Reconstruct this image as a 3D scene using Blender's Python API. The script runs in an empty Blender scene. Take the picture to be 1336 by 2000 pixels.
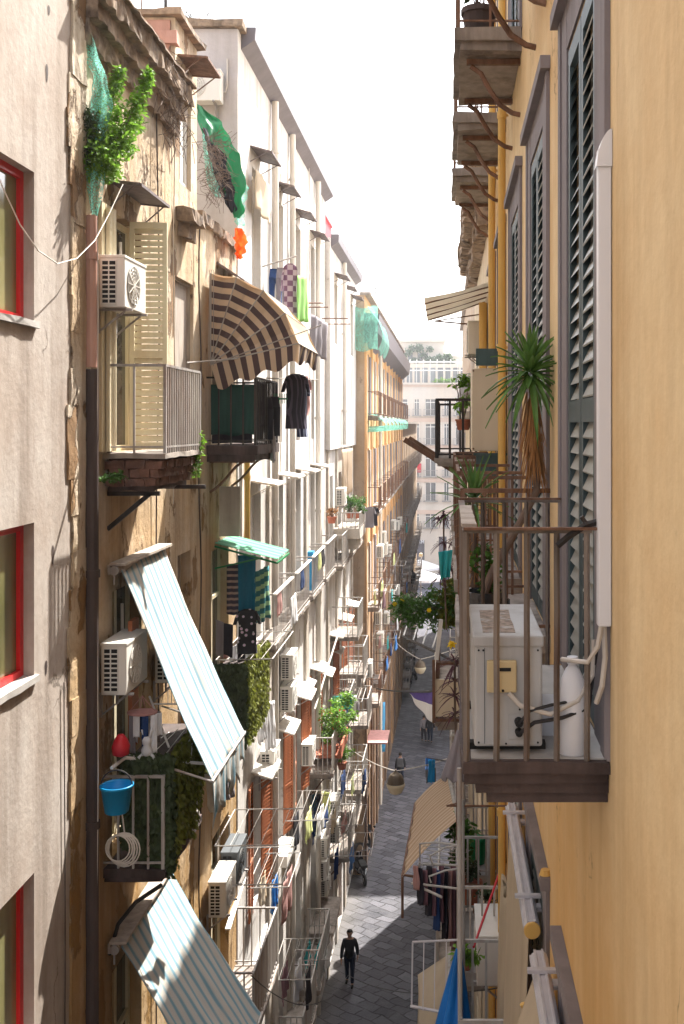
import bpy, bmesh, math, random
from mathutils import Vector, Matrix, noise
R = math.radians
rnd = random.Random(7)
S = bpy.context.scene
COL = S.collection
# ------------------------------------------------------------------ camera, world, sun, exposure
# the camera sits at the world origin's height (z = 0), the street falls away below it; y runs down the street
cam_d = bpy.data.cameras.new('camera'); cam = bpy.data.objects.new('camera', cam_d); COL.objects.link(cam)
cam.location = (0, 0, 0); cam.rotation_euler = (R(90), 0, 0)
cam_d.sensor_fit = 'VERTICAL'; cam_d.sensor_height = 36; cam_d.lens = 36
cam_d.shift_x = -207/2000; cam_d.shift_y = -170/2000
cam_d.clip_start = .05; cam_d.clip_end = 3000
S.camera = cam
S.render.resolution_x = 684; S.render.resolution_y = 1024
SUN_AZ, SUN_EL = 23, 50           # azimuth measured from +Y towards +X
w = bpy.data.worlds.new('World'); S.world = w; w.use_nodes = True
wn = w.node_tree; bgn = wn.nodes['Background']
sky = wn.nodes.new('ShaderNodeTexSky'); sky.sky_type = 'NISHITA'; sky.sun_disc = False
sky.sun_elevation = R(SUN_EL); sky.sun_rotation = R(SUN_AZ); sky.dust_density = 3.0; sky.air_density = 1.0; sky.ozone_density = .6
hs = wn.nodes.new('ShaderNodeHueSaturation'); hs.inputs['Saturation'].default_value = .3
wn.links.new(sky.outputs[0], hs.inputs['Color']); wn.links.new(hs.outputs[0], bgn.inputs[0]); bgn.inputs[1].default_value = .15
sd = bpy.data.lights.new('sun', 'SUN'); sd.energy = 3.9; sd.angle = R(.5); sd.color = (1, .95, .86)
so = bpy.data.objects.new('sun', sd); COL.objects.link(so)
sv = Vector((math.sin(R(SUN_AZ))*math.cos(R(SUN_EL)), math.cos(R(SUN_AZ))*math.cos(R(SUN_EL)), math.sin(R(SUN_EL))))
so.rotation_euler = sv.to_track_quat('Z', 'Y').to_euler(); so.location = (0, 0, 40)
vs = S.view_settings; vs.view_transform = 'Standard'; vs.look = 'None'; vs.gamma = 1; vs.exposure = 2.1
S.cycles.max_bounces = 7; S.cycles.diffuse_bounces = 4; S.cycles.glossy_bounces = 2; S.cycles.transmission_bounces = 3
S.cycles.sample_clamp_indirect = 6; S.cycles.use_denoising = True

def P(px, py, d):                 # a point seen at photo pixel (px, py) at distance d down the street
    return Vector(((px-875)*d/2000, d, (830-py)*d/2000))
def GZ(y): return -15.7-.063*min(max(y, -30), 110)

# ------------------------------------------------------------------ materials
M = {}
def newmat(name):
    m = bpy.data.materials.new(name); m.use_nodes = True; M[name] = m
    nt = m.node_tree; return m, nt, nt.nodes['Principled BSDF']
def NN(nt, t, **k):
    n = nt.nodes.new(t)
    for a, b in k.items():
        if a in n.inputs: n.inputs[a].default_value = b
        else: setattr(n, a, b)
    return n
def posn(nt, sc=(1, 1, 1)):
    g = NN(nt, 'ShaderNodeNewGeometry'); v = NN(nt, 'ShaderNodeVectorMath', operation='MULTIPLY')
    v.inputs[1].default_value = sc; nt.links.new(g.outputs['Position'], v.inputs[0]); return v.outputs[0]
def noi(nt, vec, scale, detail=4, rough=.55):
    n = NN(nt, 'ShaderNodeTexNoise'); n.inputs['Scale'].default_value = scale; n.inputs['Detail'].default_value = detail
    n.inputs['Roughness'].default_value = rough; nt.links.new(vec, n.inputs['Vector']); return n.outputs['Fac']
def ramp(nt, fac, stops):
    r = NN(nt, 'ShaderNodeValToRGB'); e = r.color_ramp.elements
    while len(e) < len(stops): e.new(.5)
    for i, (p, c) in enumerate(stops):
        e[i].position = p; e[i].color = (c, c, c, 1) if isinstance(c, (int, float)) else tuple(c)+(1,)
    nt.links.new(fac, r.inputs[0]); return r.outputs[0]
def mix(nt, fac, a, b, mode='MIX'):
    m = NN(nt, 'ShaderNodeMix', data_type='RGBA', blend_type=mode)
    for s, v in ((0, fac), (6, a), (7, b)):
        if isinstance(v, (int, float)): m.inputs[s].default_value = v if s == 0 else (v, v, v, 1)
        elif isinstance(v, (tuple, list)): m.inputs[s].default_value = tuple(v)+(1,)
        else: nt.links.new(v, m.inputs[s])
    return m.outputs[2]
def bump(nt, b, h, st, dist=.02):
    n = NN(nt, 'ShaderNodeBump'); n.inputs['Strength'].default_value = st; n.inputs['Distance'].default_value = dist
    nt.links.new(h, n.inputs['Height']); nt.links.new(n.outputs[0], b.inputs['Normal'])
def mat(name, col, rough=.65, var=.18, sc=6, bm=.15, metal=0, dirt=None, dirt_amt=.5, trans=0, spec=.3, streak=True, holes=0):
    m, nt, b = newmat(name)
    v = posn(nt); vv = posn(nt, (1, 1, .18) if streak else (1, 1, 1))
    n1 = noi(nt, vv, sc, 5); lo = tuple(c*(1-var) for c in col); hi = tuple(min(1, c*(1+var)) for c in col)
    c = ramp(nt, n1, [(.3, lo), (.7, hi)])
    if dirt:
        n2 = noi(nt, vv, sc*.45, 6, .65); k = ramp(nt, n2, [(.5, 0), (.72, dirt_amt)]); c = mix(nt, k, c, dirt)
    nt.links.new(c, b.inputs['Base Color']); b.inputs['Roughness'].default_value = rough; b.inputs['Metallic'].default_value = metal
    b.inputs['Specular IOR Level'].default_value = spec
    if bm: bump(nt, b, noi(nt, v, sc*4, 4), bm, .01)
    if trans:
        t = NN(nt, 'ShaderNodeBsdfTranslucent'); nt.links.new(c, t.inputs[0]); mx = NN(nt, 'ShaderNodeMixShader'); mx.inputs[0].default_value = trans
        nt.links.new(b.outputs[0], mx.inputs[1]); nt.links.new(t.outputs[0], mx.inputs[2])
        nt.links.new(mx.outputs[0], nt.nodes['Material Output'].inputs[0])
        if holes:
            ht = ramp(nt, noi(nt, posn(nt), 55, 2), [(.42, holes), (.6, 0)]); tp = NN(nt, 'ShaderNodeBsdfTransparent'); m2 = NN(nt, 'ShaderNodeMixShader')
            nt.links.new(ht, m2.inputs[0]); nt.links.new(mx.outputs[0], m2.inputs[1]); nt.links.new(tp.outputs[0], m2.inputs[2]); nt.links.new(m2.outputs[0], nt.nodes['Material Output'].inputs[0])
    return m
def plaster(name, base, warm, dark, peel=None, peel_at=.62, streak=.6, bm=.35, sc=1.0, darkamt=.7, low_tint_shade=None, cracks=0):
    m, nt, b = newmat(name); v = posn(nt); vs_ = posn(nt, (1.6, 1.6, .14)); vf = posn(nt, (5, 5, .5))
    c = mix(nt, ramp(nt, noi(nt, v, .7*sc, 6, .6), [(.38, 0), (.62, 1)]), base, warm)
    c = mix(nt, ramp(nt, noi(nt, vs_, 1.5*sc, 7, .62), [(.46, 0), (.7, streak)]), c, dark)
    c = mix(nt, ramp(nt, noi(nt, vf, 1.7*sc, 4, .6), [(.4, 0), (.75, streak*.35)]), c, tuple(x*.7 for x in warm))
    n3 = noi(nt, v, 9*sc, 6, .7); c = mix(nt, ramp(nt, n3, [(.35, .16), (.6, 0)]), c, dark)
    h = n3
    if peel:
        d = NN(nt, 'ShaderNodeVectorMath', operation='ADD'); vp = posn(nt, (1, 1, .45)); nt.links.new(vp, d.inputs[0])
        w_ = NN(nt, 'ShaderNodeTexNoise'); w_.inputs['Scale'].default_value = 3; nt.links.new(v, w_.inputs['Vector'])
        s_ = NN(nt, 'ShaderNodeVectorMath', operation='SCALE'); s_.inputs['Scale'].default_value = .25; nt.links.new(w_.outputs['Color'], s_.inputs[0]); nt.links.new(s_.outputs[0], d.inputs[1])
        pn = noi(nt, d.outputs[0], 1.15*sc, 8, .66); k = ramp(nt, pn, [(peel_at-.012, 0), (peel_at+.012, 1)])
        pc = mix(nt, n3, peel, dark); c = mix(nt, k, c, pc)
        ed = ramp(nt, pn, [(peel_at-.03, 0), (peel_at-.005, 1), (peel_at+.004, 1), (peel_at+.02, 0)]); c = mix(nt, mix(nt, ed, 0.0, .55), c, dark)
        hh = NN(nt, 'ShaderNodeMath', operation='MULTIPLY_ADD'); nt.links.new(k, hh.inputs[0]); hh.inputs[1].default_value = -1.6; nt.links.new(n3, hh.inputs[2]); h = hh.outputs[0]
    if low_tint_shade:                       # lower-wall tint by height; paints shade into the orange and yellow walls
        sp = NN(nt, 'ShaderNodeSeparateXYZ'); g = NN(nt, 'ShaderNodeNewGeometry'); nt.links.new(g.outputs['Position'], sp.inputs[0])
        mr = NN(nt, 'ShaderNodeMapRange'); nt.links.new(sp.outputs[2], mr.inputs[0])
        mr.inputs[1].default_value = low_tint_shade[1]; mr.inputs[2].default_value = low_tint_shade[2]; mr.inputs[3].default_value = 0; mr.inputs[4].default_value = low_tint_shade[3]
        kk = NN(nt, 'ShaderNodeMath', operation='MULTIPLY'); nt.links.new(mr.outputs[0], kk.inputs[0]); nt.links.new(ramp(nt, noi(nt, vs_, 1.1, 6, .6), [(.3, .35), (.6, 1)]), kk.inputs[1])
        c = mix(nt, kk.outputs[0], c, low_tint_shade[0])
    if cracks:
        vo = NN(nt, 'ShaderNodeTexVoronoi', feature='DISTANCE_TO_EDGE'); vo.inputs['Scale'].default_value = cracks
        dd = NN(nt, 'ShaderNodeVectorMath', operation='MULTIPLY_ADD'); wz = NN(nt, 'ShaderNodeTexNoise'); wz.inputs['Scale'].default_value = 4; wz.inputs['Detail'].default_value = 6; nt.links.new(v, wz.inputs['Vector'])
        nt.links.new(wz.outputs['Color'], dd.inputs[0]); dd.inputs[1].default_value = (.35, .35, .35); nt.links.new(posn(nt, (1, 1, .33)), dd.inputs[2]); nt.links.new(dd.outputs[0], vo.inputs['Vector'])
        ck = ramp(nt, vo.outputs['Distance'], [(0, 1), (.006, 0)]); mk = ramp(nt, noi(nt, v, .9, 3), [(.52, 0), (.6, .8)])
        mm = NN(nt, 'ShaderNodeMath', operation='MULTIPLY'); nt.links.new(ck, mm.inputs[0]); nt.links.new(mk, mm.inputs[1]); c = mix(nt, mm.outputs[0], c, tuple(x*.45 for x in dark))
        c = mix(nt, ramp(nt, noi(nt, posn(nt, (3, 3, 1)), 5, 2), [(.74, 0), (.78, .35)]), c, tuple(x*.8 for x in dark))
    nt.links.new(c, b.inputs['Base Color']); b.inputs['Roughness'].default_value = .9; b.inputs['Specular IOR Level'].default_value = .15
    bump(nt, b, h, bm, .03); return m
plaster('near_plaster', (.50, .455, .42), (.40, .335, .29), (.2, .155, .125), (.42, .34, .27), .665, streak=.75, bm=.25, cracks=.5)
plaster('tan_plaster', (.68, .60, .49), (.60, .45, .29), (.13, .08, .05), (.38, .24, .13), .575, .7, .8, 1.25, low_tint_shade=((.33, .18, .045), .5, -5, .82))
plaster('pale_plaster', (.64, .62, .61), (.58, .55, .52), (.30, .26, .23), (.5, .45, .38), .66, .6, .3)
plaster('pale_plaster_warm', (.58, .54, .50), (.54, .48, .41), (.27, .22, .18), (.42, .35, .28), .64, .75, .3)
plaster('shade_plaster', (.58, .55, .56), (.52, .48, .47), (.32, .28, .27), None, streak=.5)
plaster('orange_plaster', (.70, .40, .17), (.72, .47, .25), (.36, .22, .15), (.5, .38, .28), .66, .5, .2, .6, low_tint_shade=((.10, .08, .08), -4.5, -10, .9))  # lower storeys darkened to paint the street shade into the wall colour
plaster('brown_plaster', (.45, .35, .26), (.4, .27, .16), (.22, .16, .12), (.35, .25, .18), .6, .6)
plaster('yellow_plaster', (.80, .63, .385), (.71, .50, .265), (.46, .31, .16), (.80, .66, .44), .7, streak=.6, bm=.2, sc=.9, low_tint_shade=((.62, .31, .06), -.9, -4.5, .85), cracks=1.1)  # lower wall deepened to paint in the shading and warm bounce light
plaster('cream_plaster', (.66, .58, .46), (.62, .5, .36), (.35, .28, .2), (.5, .4, .3), .66, .5)
plaster('far_plaster', (.62, .56, .50), (.66, .56, .47), (.45, .4, .36), None, streak=.3, sc=.3, bm=.1)
plaster('pink_plaster', (.5, .27, .22), (.45, .3, .26), (.25, .14, .11), (.55, .42, .33), .6, .6)
mat('grey_stone', (.215, .19, .2), .8, .14, 5, .25, dirt=(.12, .1, .1))
mat('slab_stone', (.30, .26, .23), .9, .25, 6, .6, dirt=(.08, .06, .055), dirt_amt=.8)
mat('dark_slab', (.085, .062, .058), .9, .3, 7, .7, dirt=(.03, .022, .02), dirt_amt=.8)
mat('deck_top', (.42, .4, .38), .9, .15, 5, .2, dirt=(.2, .18, .17))
mat('crumbly_stone', (.27, .2, .145), .95, .4, 7, 1, dirt=(.05, .035, .03), dirt_amt=.9, streak=False)
mat('white_paint', (.78, .76, .73), .5, .06, 6, .1, dirt=(.42, .35, .28), dirt_amt=.35)
mat('ac_white', (.72, .70, .66), .45, .05, 3, .03, dirt=(.45, .38, .3), dirt_amt=.3)
mat('ac_dark', (.09, .1, .11), .5, .1, 5, .05)
mat('ac_grey', (.47, .47, .475), .5, .06, 4, .05, dirt=(.22, .18, .15), dirt_amt=.6)
mat('fan_grey', (.55, .53, .50), .6, .1, 5, 0)
mat('bucket_blue', (.02, .30, .66), .4, .06, 5, .05)
mat('black_grille', (.012, .012, .014), .6, .1, 5, 0)
mat('iron_rust', (.16, .085, .055), .8, .4, 12, .5, dirt=(.30, .2, .15), dirt_amt=.7)
mat('iron_worn', (.17, .14, .12), .8, .5, 9, .5, dirt=(.12, .06, .04), dirt_amt=.9)
mat('iron_grey', (.33, .31, .3), .6, .25, 10, .3, dirt=(.2, .12, .08), dirt_amt=.7)
mat('iron_pale', (.42, .40, .38), .6, .2, 10, .3, dirt=(.26, .15, .1), dirt_amt=.7)
mat('iron_black', (.03, .026, .025), .6, .3, 12, .3, dirt=(.09, .05, .035), dirt_amt=.8)
mat('tin', (.13, .10, .10), .6, .3, 9, .3, dirt=(.3, .24, .2), dirt_amt=.5)
mat('gutter_paint', (.15, .135, .155), .5, .15, 3, .1)
mat('cream_wood', (.60, .53, .37), .6, .12, 6, .2, dirt=(.38, .27, .15), dirt_amt=.6)
mat('green_wood', (.05, .085, .085), .5, .2, 7, .2, dirt=(.16, .2, .2), dirt_amt=.5)
mat('shutter_grey', (.27, .28, .27), .45, .15, 7, .15, dirt=(.25, .23, .2), dirt_amt=.5)
mat('shutter_frame_teal', (.045, .07, .08), .5, .15, 7, .1)
mat('brown_wood', (.44, .15, .065), .6, .2, 7, .2, dirt=(.2, .1, .06))
mat('red_paint', (.55, .018, .02), .35, .08, 4, .03)
mat('glass_dark', (.045, .05, .05), .06, .5, 2.2, 0, spec=.9)
mat('glass_grey', (.14, .15, .165), .12, .4, 1.2, 0, spec=.8)
mat('glass_olive', (.20, .19, .085), .09, .5, 2, .02, spec=.9)
mat('curtain', (.35, .33, .3), .9, .2, 7, .1)
mat('pipe_pink', (.52, .30, .24), .5, .15, 5, .1, dirt=(.3, .17, .12))
mat('pipe_dark', (.07, .05, .045), .7, .3, 6, .3)
mat('pipe_pale', (.62, .58, .53), .6, .12, 5, .1, dirt=(.4, .33, .26))
mat('pipe_yellow', (.68, .42, .12), .45, .1, 5, .08, dirt=(.5, .26, .04))
mat('pipe_orange', (.72, .12, .02), .45, .1, 5, .05)
mat('brick', (.15, .08, .06), .95, .4, 9, .8, dirt=(.1, .06, .05), dirt_amt=.9, streak=False)
mat('wood_pale', (.42, .36, .31), .85, .25, 10, .4, dirt=(.2, .15, .12))
mat('leaf_bright', (.16, .31, .035), .5, .55, 5, 0, trans=.4, streak=False)
mat('leaf_mid', (.07, .16, .03), .5, .4, 8, 0, trans=.3, streak=False)
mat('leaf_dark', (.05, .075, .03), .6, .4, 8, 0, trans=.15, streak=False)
mat('leaf_olive', (.17, .19, .03), .55, .4, 9, 0, trans=.3, streak=False)
mat('leaf_yucca', (.10, .20, .05), .4, .35, 6, 0, trans=.15, streak=False)
mat('leaf_purple', (.10, .04, .055), .5, .4, 9, 0, trans=.2, streak=False)
mat('dry_leaf', (.33, .17, .07), .85, .35, 12, .2, trans=.15)
mat('twig', (.14, .1, .08), .9, .3, 12, .2)
mat('petal_yellow', (.85, .62, .02), .5, .1, 5, 0, trans=.2)
mat('petal_red', (.6, .04, .03), .5, .2, 5, 0, trans=.2)
mat('terracotta', (.42, .14, .08), .8, .15, 8, .2)
mat('net_green', (.24, .60, .50), .8, .25, 9, .5, trans=.4, holes=.75, dirt=(.1, .4, .32), dirt_amt=.7)
mat('tarp_green', (.012, .2, .07), .45, .25, 6, .4, trans=.15)
mat('tarp_dark_green', (.01, .05, .04), .7, .3, 6, .4)
mat('canopy_green', (.20, .50, .34), .5, .12, 5, .1, trans=.2)
mat('blue_plastic', (.01, .22, .46), .35, .06, 5, .05)
mat('blue_tarp', (.015, .16, .5), .4, .25, 6, .5)
mat('orange_cloth', (.9, .14, .02), .6, .1, 5, .1, trans=.3)
mat('cream_cloth', (.68, .58, .44), .85, .06, 5, .15, trans=.4, dirt=(.5, .4, .26))
mat('canopy_cream', (.78, .72, .62), .85, .06, 4, .15, trans=.65, dirt=(.6, .45, .3))
mat('white_cloth', (.82, .82, .84), .85, .05, 5, .2, trans=.25)
mat('grey_cloth', (.24, .22, .24), .9, .1, 5, .3)
mat('dark_cloth', (.025, .023, .032), .9, .3, 9, .3)
mat('navy_cloth', (.02, .05, .16), .9, .2, 8, .3)
mat('teal_cloth', (.0, .11, .19), .9, .15, 6, .3)
mat('lime_cloth', (.42, .78, .25), .8, .08, 6, .2, trans=.3)
mat('rose_cloth', (.5, .28, .26), .85, .2, 9, .2, trans=.2)
mat('mauve_cloth', (.20, .10, .12), .85, .3, 9, .3)
mat('turquoise_cloth', (.05, .45, .48), .8, .2, 6, .3, trans=.2)
mat('pale_yellow_cloth', (.72, .75, .38), .8, .1, 6, .2, trans=.3)
mat('purple_cloth', (.14, .10, .38), .8, .15, 6, .2, trans=.2)
mat('red_plastic', (.55, .02, .03), .4, .1, 6, .1)
mat('white_plastic', (.74, .74, .78), .4, .04, 4, .03, dirt=(.5, .48, .5), dirt_amt=.3)
mat('beige_plastic', (.56, .44, .25), .45, .06, 5, .03)
mat('rubber', (.02, .02, .02), .7, .2, 8, .1)
mat('cable', (.55, .5, .45), .6, .1, 8, .1)
mat('cable_dark', (.03, .028, .03), .6, .1, 8, .1)
mat('skin', (.42, .24, .17), .55, .06, 9, .05)
mat('hair', (.02, .015, .012), .6, .2, 20, .3)
mat('denim', (.018, .024, .045), .85, .2, 12, .3)
mat('jacket_black', (.022, .022, .026), .7, .2, 10, .3)
mat('lamp_metal', (.13, .1, .07), .5, .2, 9, .1)
mat('lamp_glass', (.75, .66, .5), .25, .05, 5, .03, trans=.4)
mat('scooter_paint', (.03, .03, .035), .25, .2, 5, 0, spec=.6)
mat('scooter_blue', (.03, .12, .3), .25, .2, 5, 0, spec=.6)
mat('chrome', (.55, .55, .56), .25, .05, 5, 0, metal=.9)
mat('red_render', (.55, .07, .09), .8, .1, 3, .1)
mat('pinkish_wood', (.5, .26, .24), .8, .15, 6, .2)
mat('aluminium', (.55, .53, .56), .35, .08, 8, .05, metal=.3)
mat('sign_red', (.7, .02, .05), .5, .05, 3, 0)
mat('sign_white', (.8, .8, .82), .5, .05, 3, 0)
mat('leaf_hazy', (.14, .20, .12), .7, .3, 3, 0, trans=.2, streak=False)
plaster('pink_band', (.60, .46, .38), (.58, .42, .33), (.4, .33, .3), None, streak=.2, sc=.3, bm=.1)
mat('pack_grey', (.09, .09, .1), .9, .1, 5, .3)
mat('dirt_brown', (.3, .24, .2), .9, .5, 30, .3, dirt=(.5, .5, .5), dirt_amt=1)
mat('dark_void', (.03, .027, .025), .9, .3, 3, 0)

def stripes(name, a, b_, per, duty, axis=1, trans=.3, soft=.04, stain=(.55, .42, .3), off=0, third=None):
    m, nt, b = newmat(name); g = NN(nt, 'ShaderNodeNewGeometry'); sp = NN(nt, 'ShaderNodeSeparateXYZ'); nt.links.new(g.outputs['Position'], sp.inputs[0])
    k = NN(nt, 'ShaderNodeMath', operation='MULTIPLY_ADD'); nt.links.new(sp.outputs[axis], k.inputs[0]); k.inputs[1].default_value = 1/per; k.inputs[2].default_value = off
    f = NN(nt, 'ShaderNodeMath', operation='FRACT'); nt.links.new(k.outputs[0], f.inputs[0])
    st = [(0, a), (.5-duty/2-soft, a), (.5-duty/2+soft, b_), (.5+duty/2-soft, b_), (.5+duty/2+soft, a)]
    if third: st += [(.9, a), (.94, third), (.98, a)]
    c = ramp(nt, f.outputs[0], st)
    v = posn(nt, (1, 1, .5)); c = mix(nt, ramp(nt, noi(nt, v, 3, 6, .65), [(.52, 0), (.8, .5)]), c, stain)
    nt.links.new(c, b.inputs['Base Color']); b.inputs['Roughness'].default_value = .85; b.inputs['Specular IOR Level'].default_value = .15
    bump(nt, b, noi(nt, posn(nt), 7, 3), .25, .03)
    t = NN(nt, 'ShaderNodeBsdfTranslucent'); nt.links.new(c, t.inputs[0]); mx = NN(nt, 'ShaderNodeMixShader'); mx.inputs[0].default_value = trans
    nt.links.new(b.outputs[0], mx.inputs[1]); nt.links.new(t.outputs[0], mx.inputs[2]); nt.links.new(mx.outputs[0], nt.nodes['Material Output'].inputs[0])
    return m
stripes('blue_stripe', (.50, .50, .475), (.19, .33, .41), .185, .34, 1, .2, .09, third=(.62, .5, .4))
stripes('cream_stripe', (.56, .40, .27), (.72, .58, .44), .2, .45, 1, .3, .06, stain=(.5, .36, .25))
stripes('towel_stripe', (.05, .22, .27), (.42, .66, .42), .17, .45, 2, .15, .02, stain=(.1, .3, .3))
stripes('rug_stripe', (.05, .04, .06), (.42, .3, .24), .1, .4, 2, .1, .03, stain=(.1, .08, .08))
stripes('pin_stripe', (.02, .025, .06), (.35, .4, .5), .07, .25, 1, .05, .02, stain=(.02, .02, .05))
stripes('dark_pin_stripe', (.025, .022, .035), (.10, .08, .12), .045, .3, 1, .05, .02, stain=(.02, .02, .03))
stripes('corrugated_green', (.16, .46, .30), (.3, .62, .46), .12, .5, 1, .25, .15, stain=(.2, .4, .3))
mat('awn_brown', (.10, .062, .062), .85, .1, 6, .15, trans=.25)
mat('awn_cream', (.66, .52, .38), .85, .06, 6, .15, trans=.35)

def plaid():
    m, nt, b = newmat('plaid_cloth'); c = None
    v = NN(nt, 'ShaderNodeTexChecker'); v.inputs['Scale'].default_value = 9; v.inputs['Color1'].default_value = (.2, .1, .17, 1); v.inputs['Color2'].default_value = (.5, .4, .45, 1)
    nt.links.new(posn(nt), v.inputs[0]); nt.links.new(v.outputs[0], b.inputs['Base Color']); b.inputs['Roughness'].default_value = .9
plaid()
def floral():
    m, nt, b = newmat('floral_cloth'); v = NN(nt, 'ShaderNodeTexVoronoi'); v.inputs['Scale'].default_value = 11; nt.links.new(posn(nt), v.inputs[0])
    c = ramp(nt, v.outputs['Distance'], [(.16, (.62, .42, .6)), (.24, (.5, .5, .52)), (.3, (.01, .01, .013))]); nt.links.new(c, b.inputs['Base Color']); b.inputs['Roughness'].default_value = .9
floral()
def paving():
    m, nt, b = newmat('basalt_paving'); v = posn(nt); rot = NN(nt, 'ShaderNodeMapping'); rot.inputs['Rotation'].default_value = (0, 0, R(38)); nt.links.new(v, rot.inputs[0])
    wv = NN(nt, 'ShaderNodeTexNoise'); wv.inputs['Scale'].default_value = .8; nt.links.new(v, wv.inputs['Vector'])
    ad = NN(nt, 'ShaderNodeVectorMath', operation='MULTIPLY_ADD'); nt.links.new(wv.outputs['Color'], ad.inputs[0]); ad.inputs[1].default_value = (.55, .55, 0); nt.links.new(rot.outputs[0], ad.inputs[2])
    br = NN(nt, 'ShaderNodeTexBrick'); br.inputs['Scale'].default_value = 1; br.inputs['Brick Width'].default_value = .62; br.inputs['Row Height'].default_value = .42
    br.inputs['Mortar Size'].default_value = .028; br.inputs['Mortar Smooth'].default_value = .3; br.offset = .5
    br.inputs['Color1'].default_value = (.045, .046, .056, 1); br.inputs['Color2'].default_value = (.135, .132, .152, 1); br.inputs['Mortar'].default_value = (.012, .011, .013, 1)
    nt.links.new(ad.outputs[0], br.inputs[0])
    n = noi(nt, v, 2.2, 6, .65); n2 = noi(nt, v, 14, 5, .7)
    c = mix(nt, ramp(nt, n, [(.42, 0), (.65, .75)]), br.outputs['Color'], (.11, .108, .12)); c = mix(nt, ramp(nt, n2, [(.5, 0), (.75, .5)]), c, (.035, .033, .04))
    sp = NN(nt, 'ShaderNodeSeparateXYZ'); g = NN(nt, 'ShaderNodeNewGeometry'); nt.links.new(g.outputs['Position'], sp.inputs[0])
    mr = NN(nt, 'ShaderNodeMapRange'); nt.links.new(sp.outputs[0], mr.inputs[0]); mr.inputs[1].default_value = -3.0; mr.inputs[2].default_value = -3.9; mr.inputs[3].default_value = 0; mr.inputs[4].default_value = .65
    c = mix(nt, mr.outputs[0], c, (.13, .12, .11))
    nt.links.new(c, b.inputs['Base Color'])
    r = ramp(nt, n, [(.3, .5), (.7, .7)]); nt.links.new(r, b.inputs['Roughness']); b.inputs['Specular IOR Level'].default_value = .12
    h = NN(nt, 'ShaderNodeMath', operation='MULTIPLY_ADD'); nt.links.new(br.outputs['Fac'], h.inputs[0]); h.inputs[1].default_value = -1.2; nt.links.new(n2, h.inputs[2]); bump(nt, b, h.outputs[0], .55, .03)
paving()
mat('square_stone', (.10, .10, .12), .85, .3, .6, .2, spec=.1)
def grassy():
    mat('ground', (.2, .19, .17), .9, .2, .5, .2)
grassy()

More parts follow.
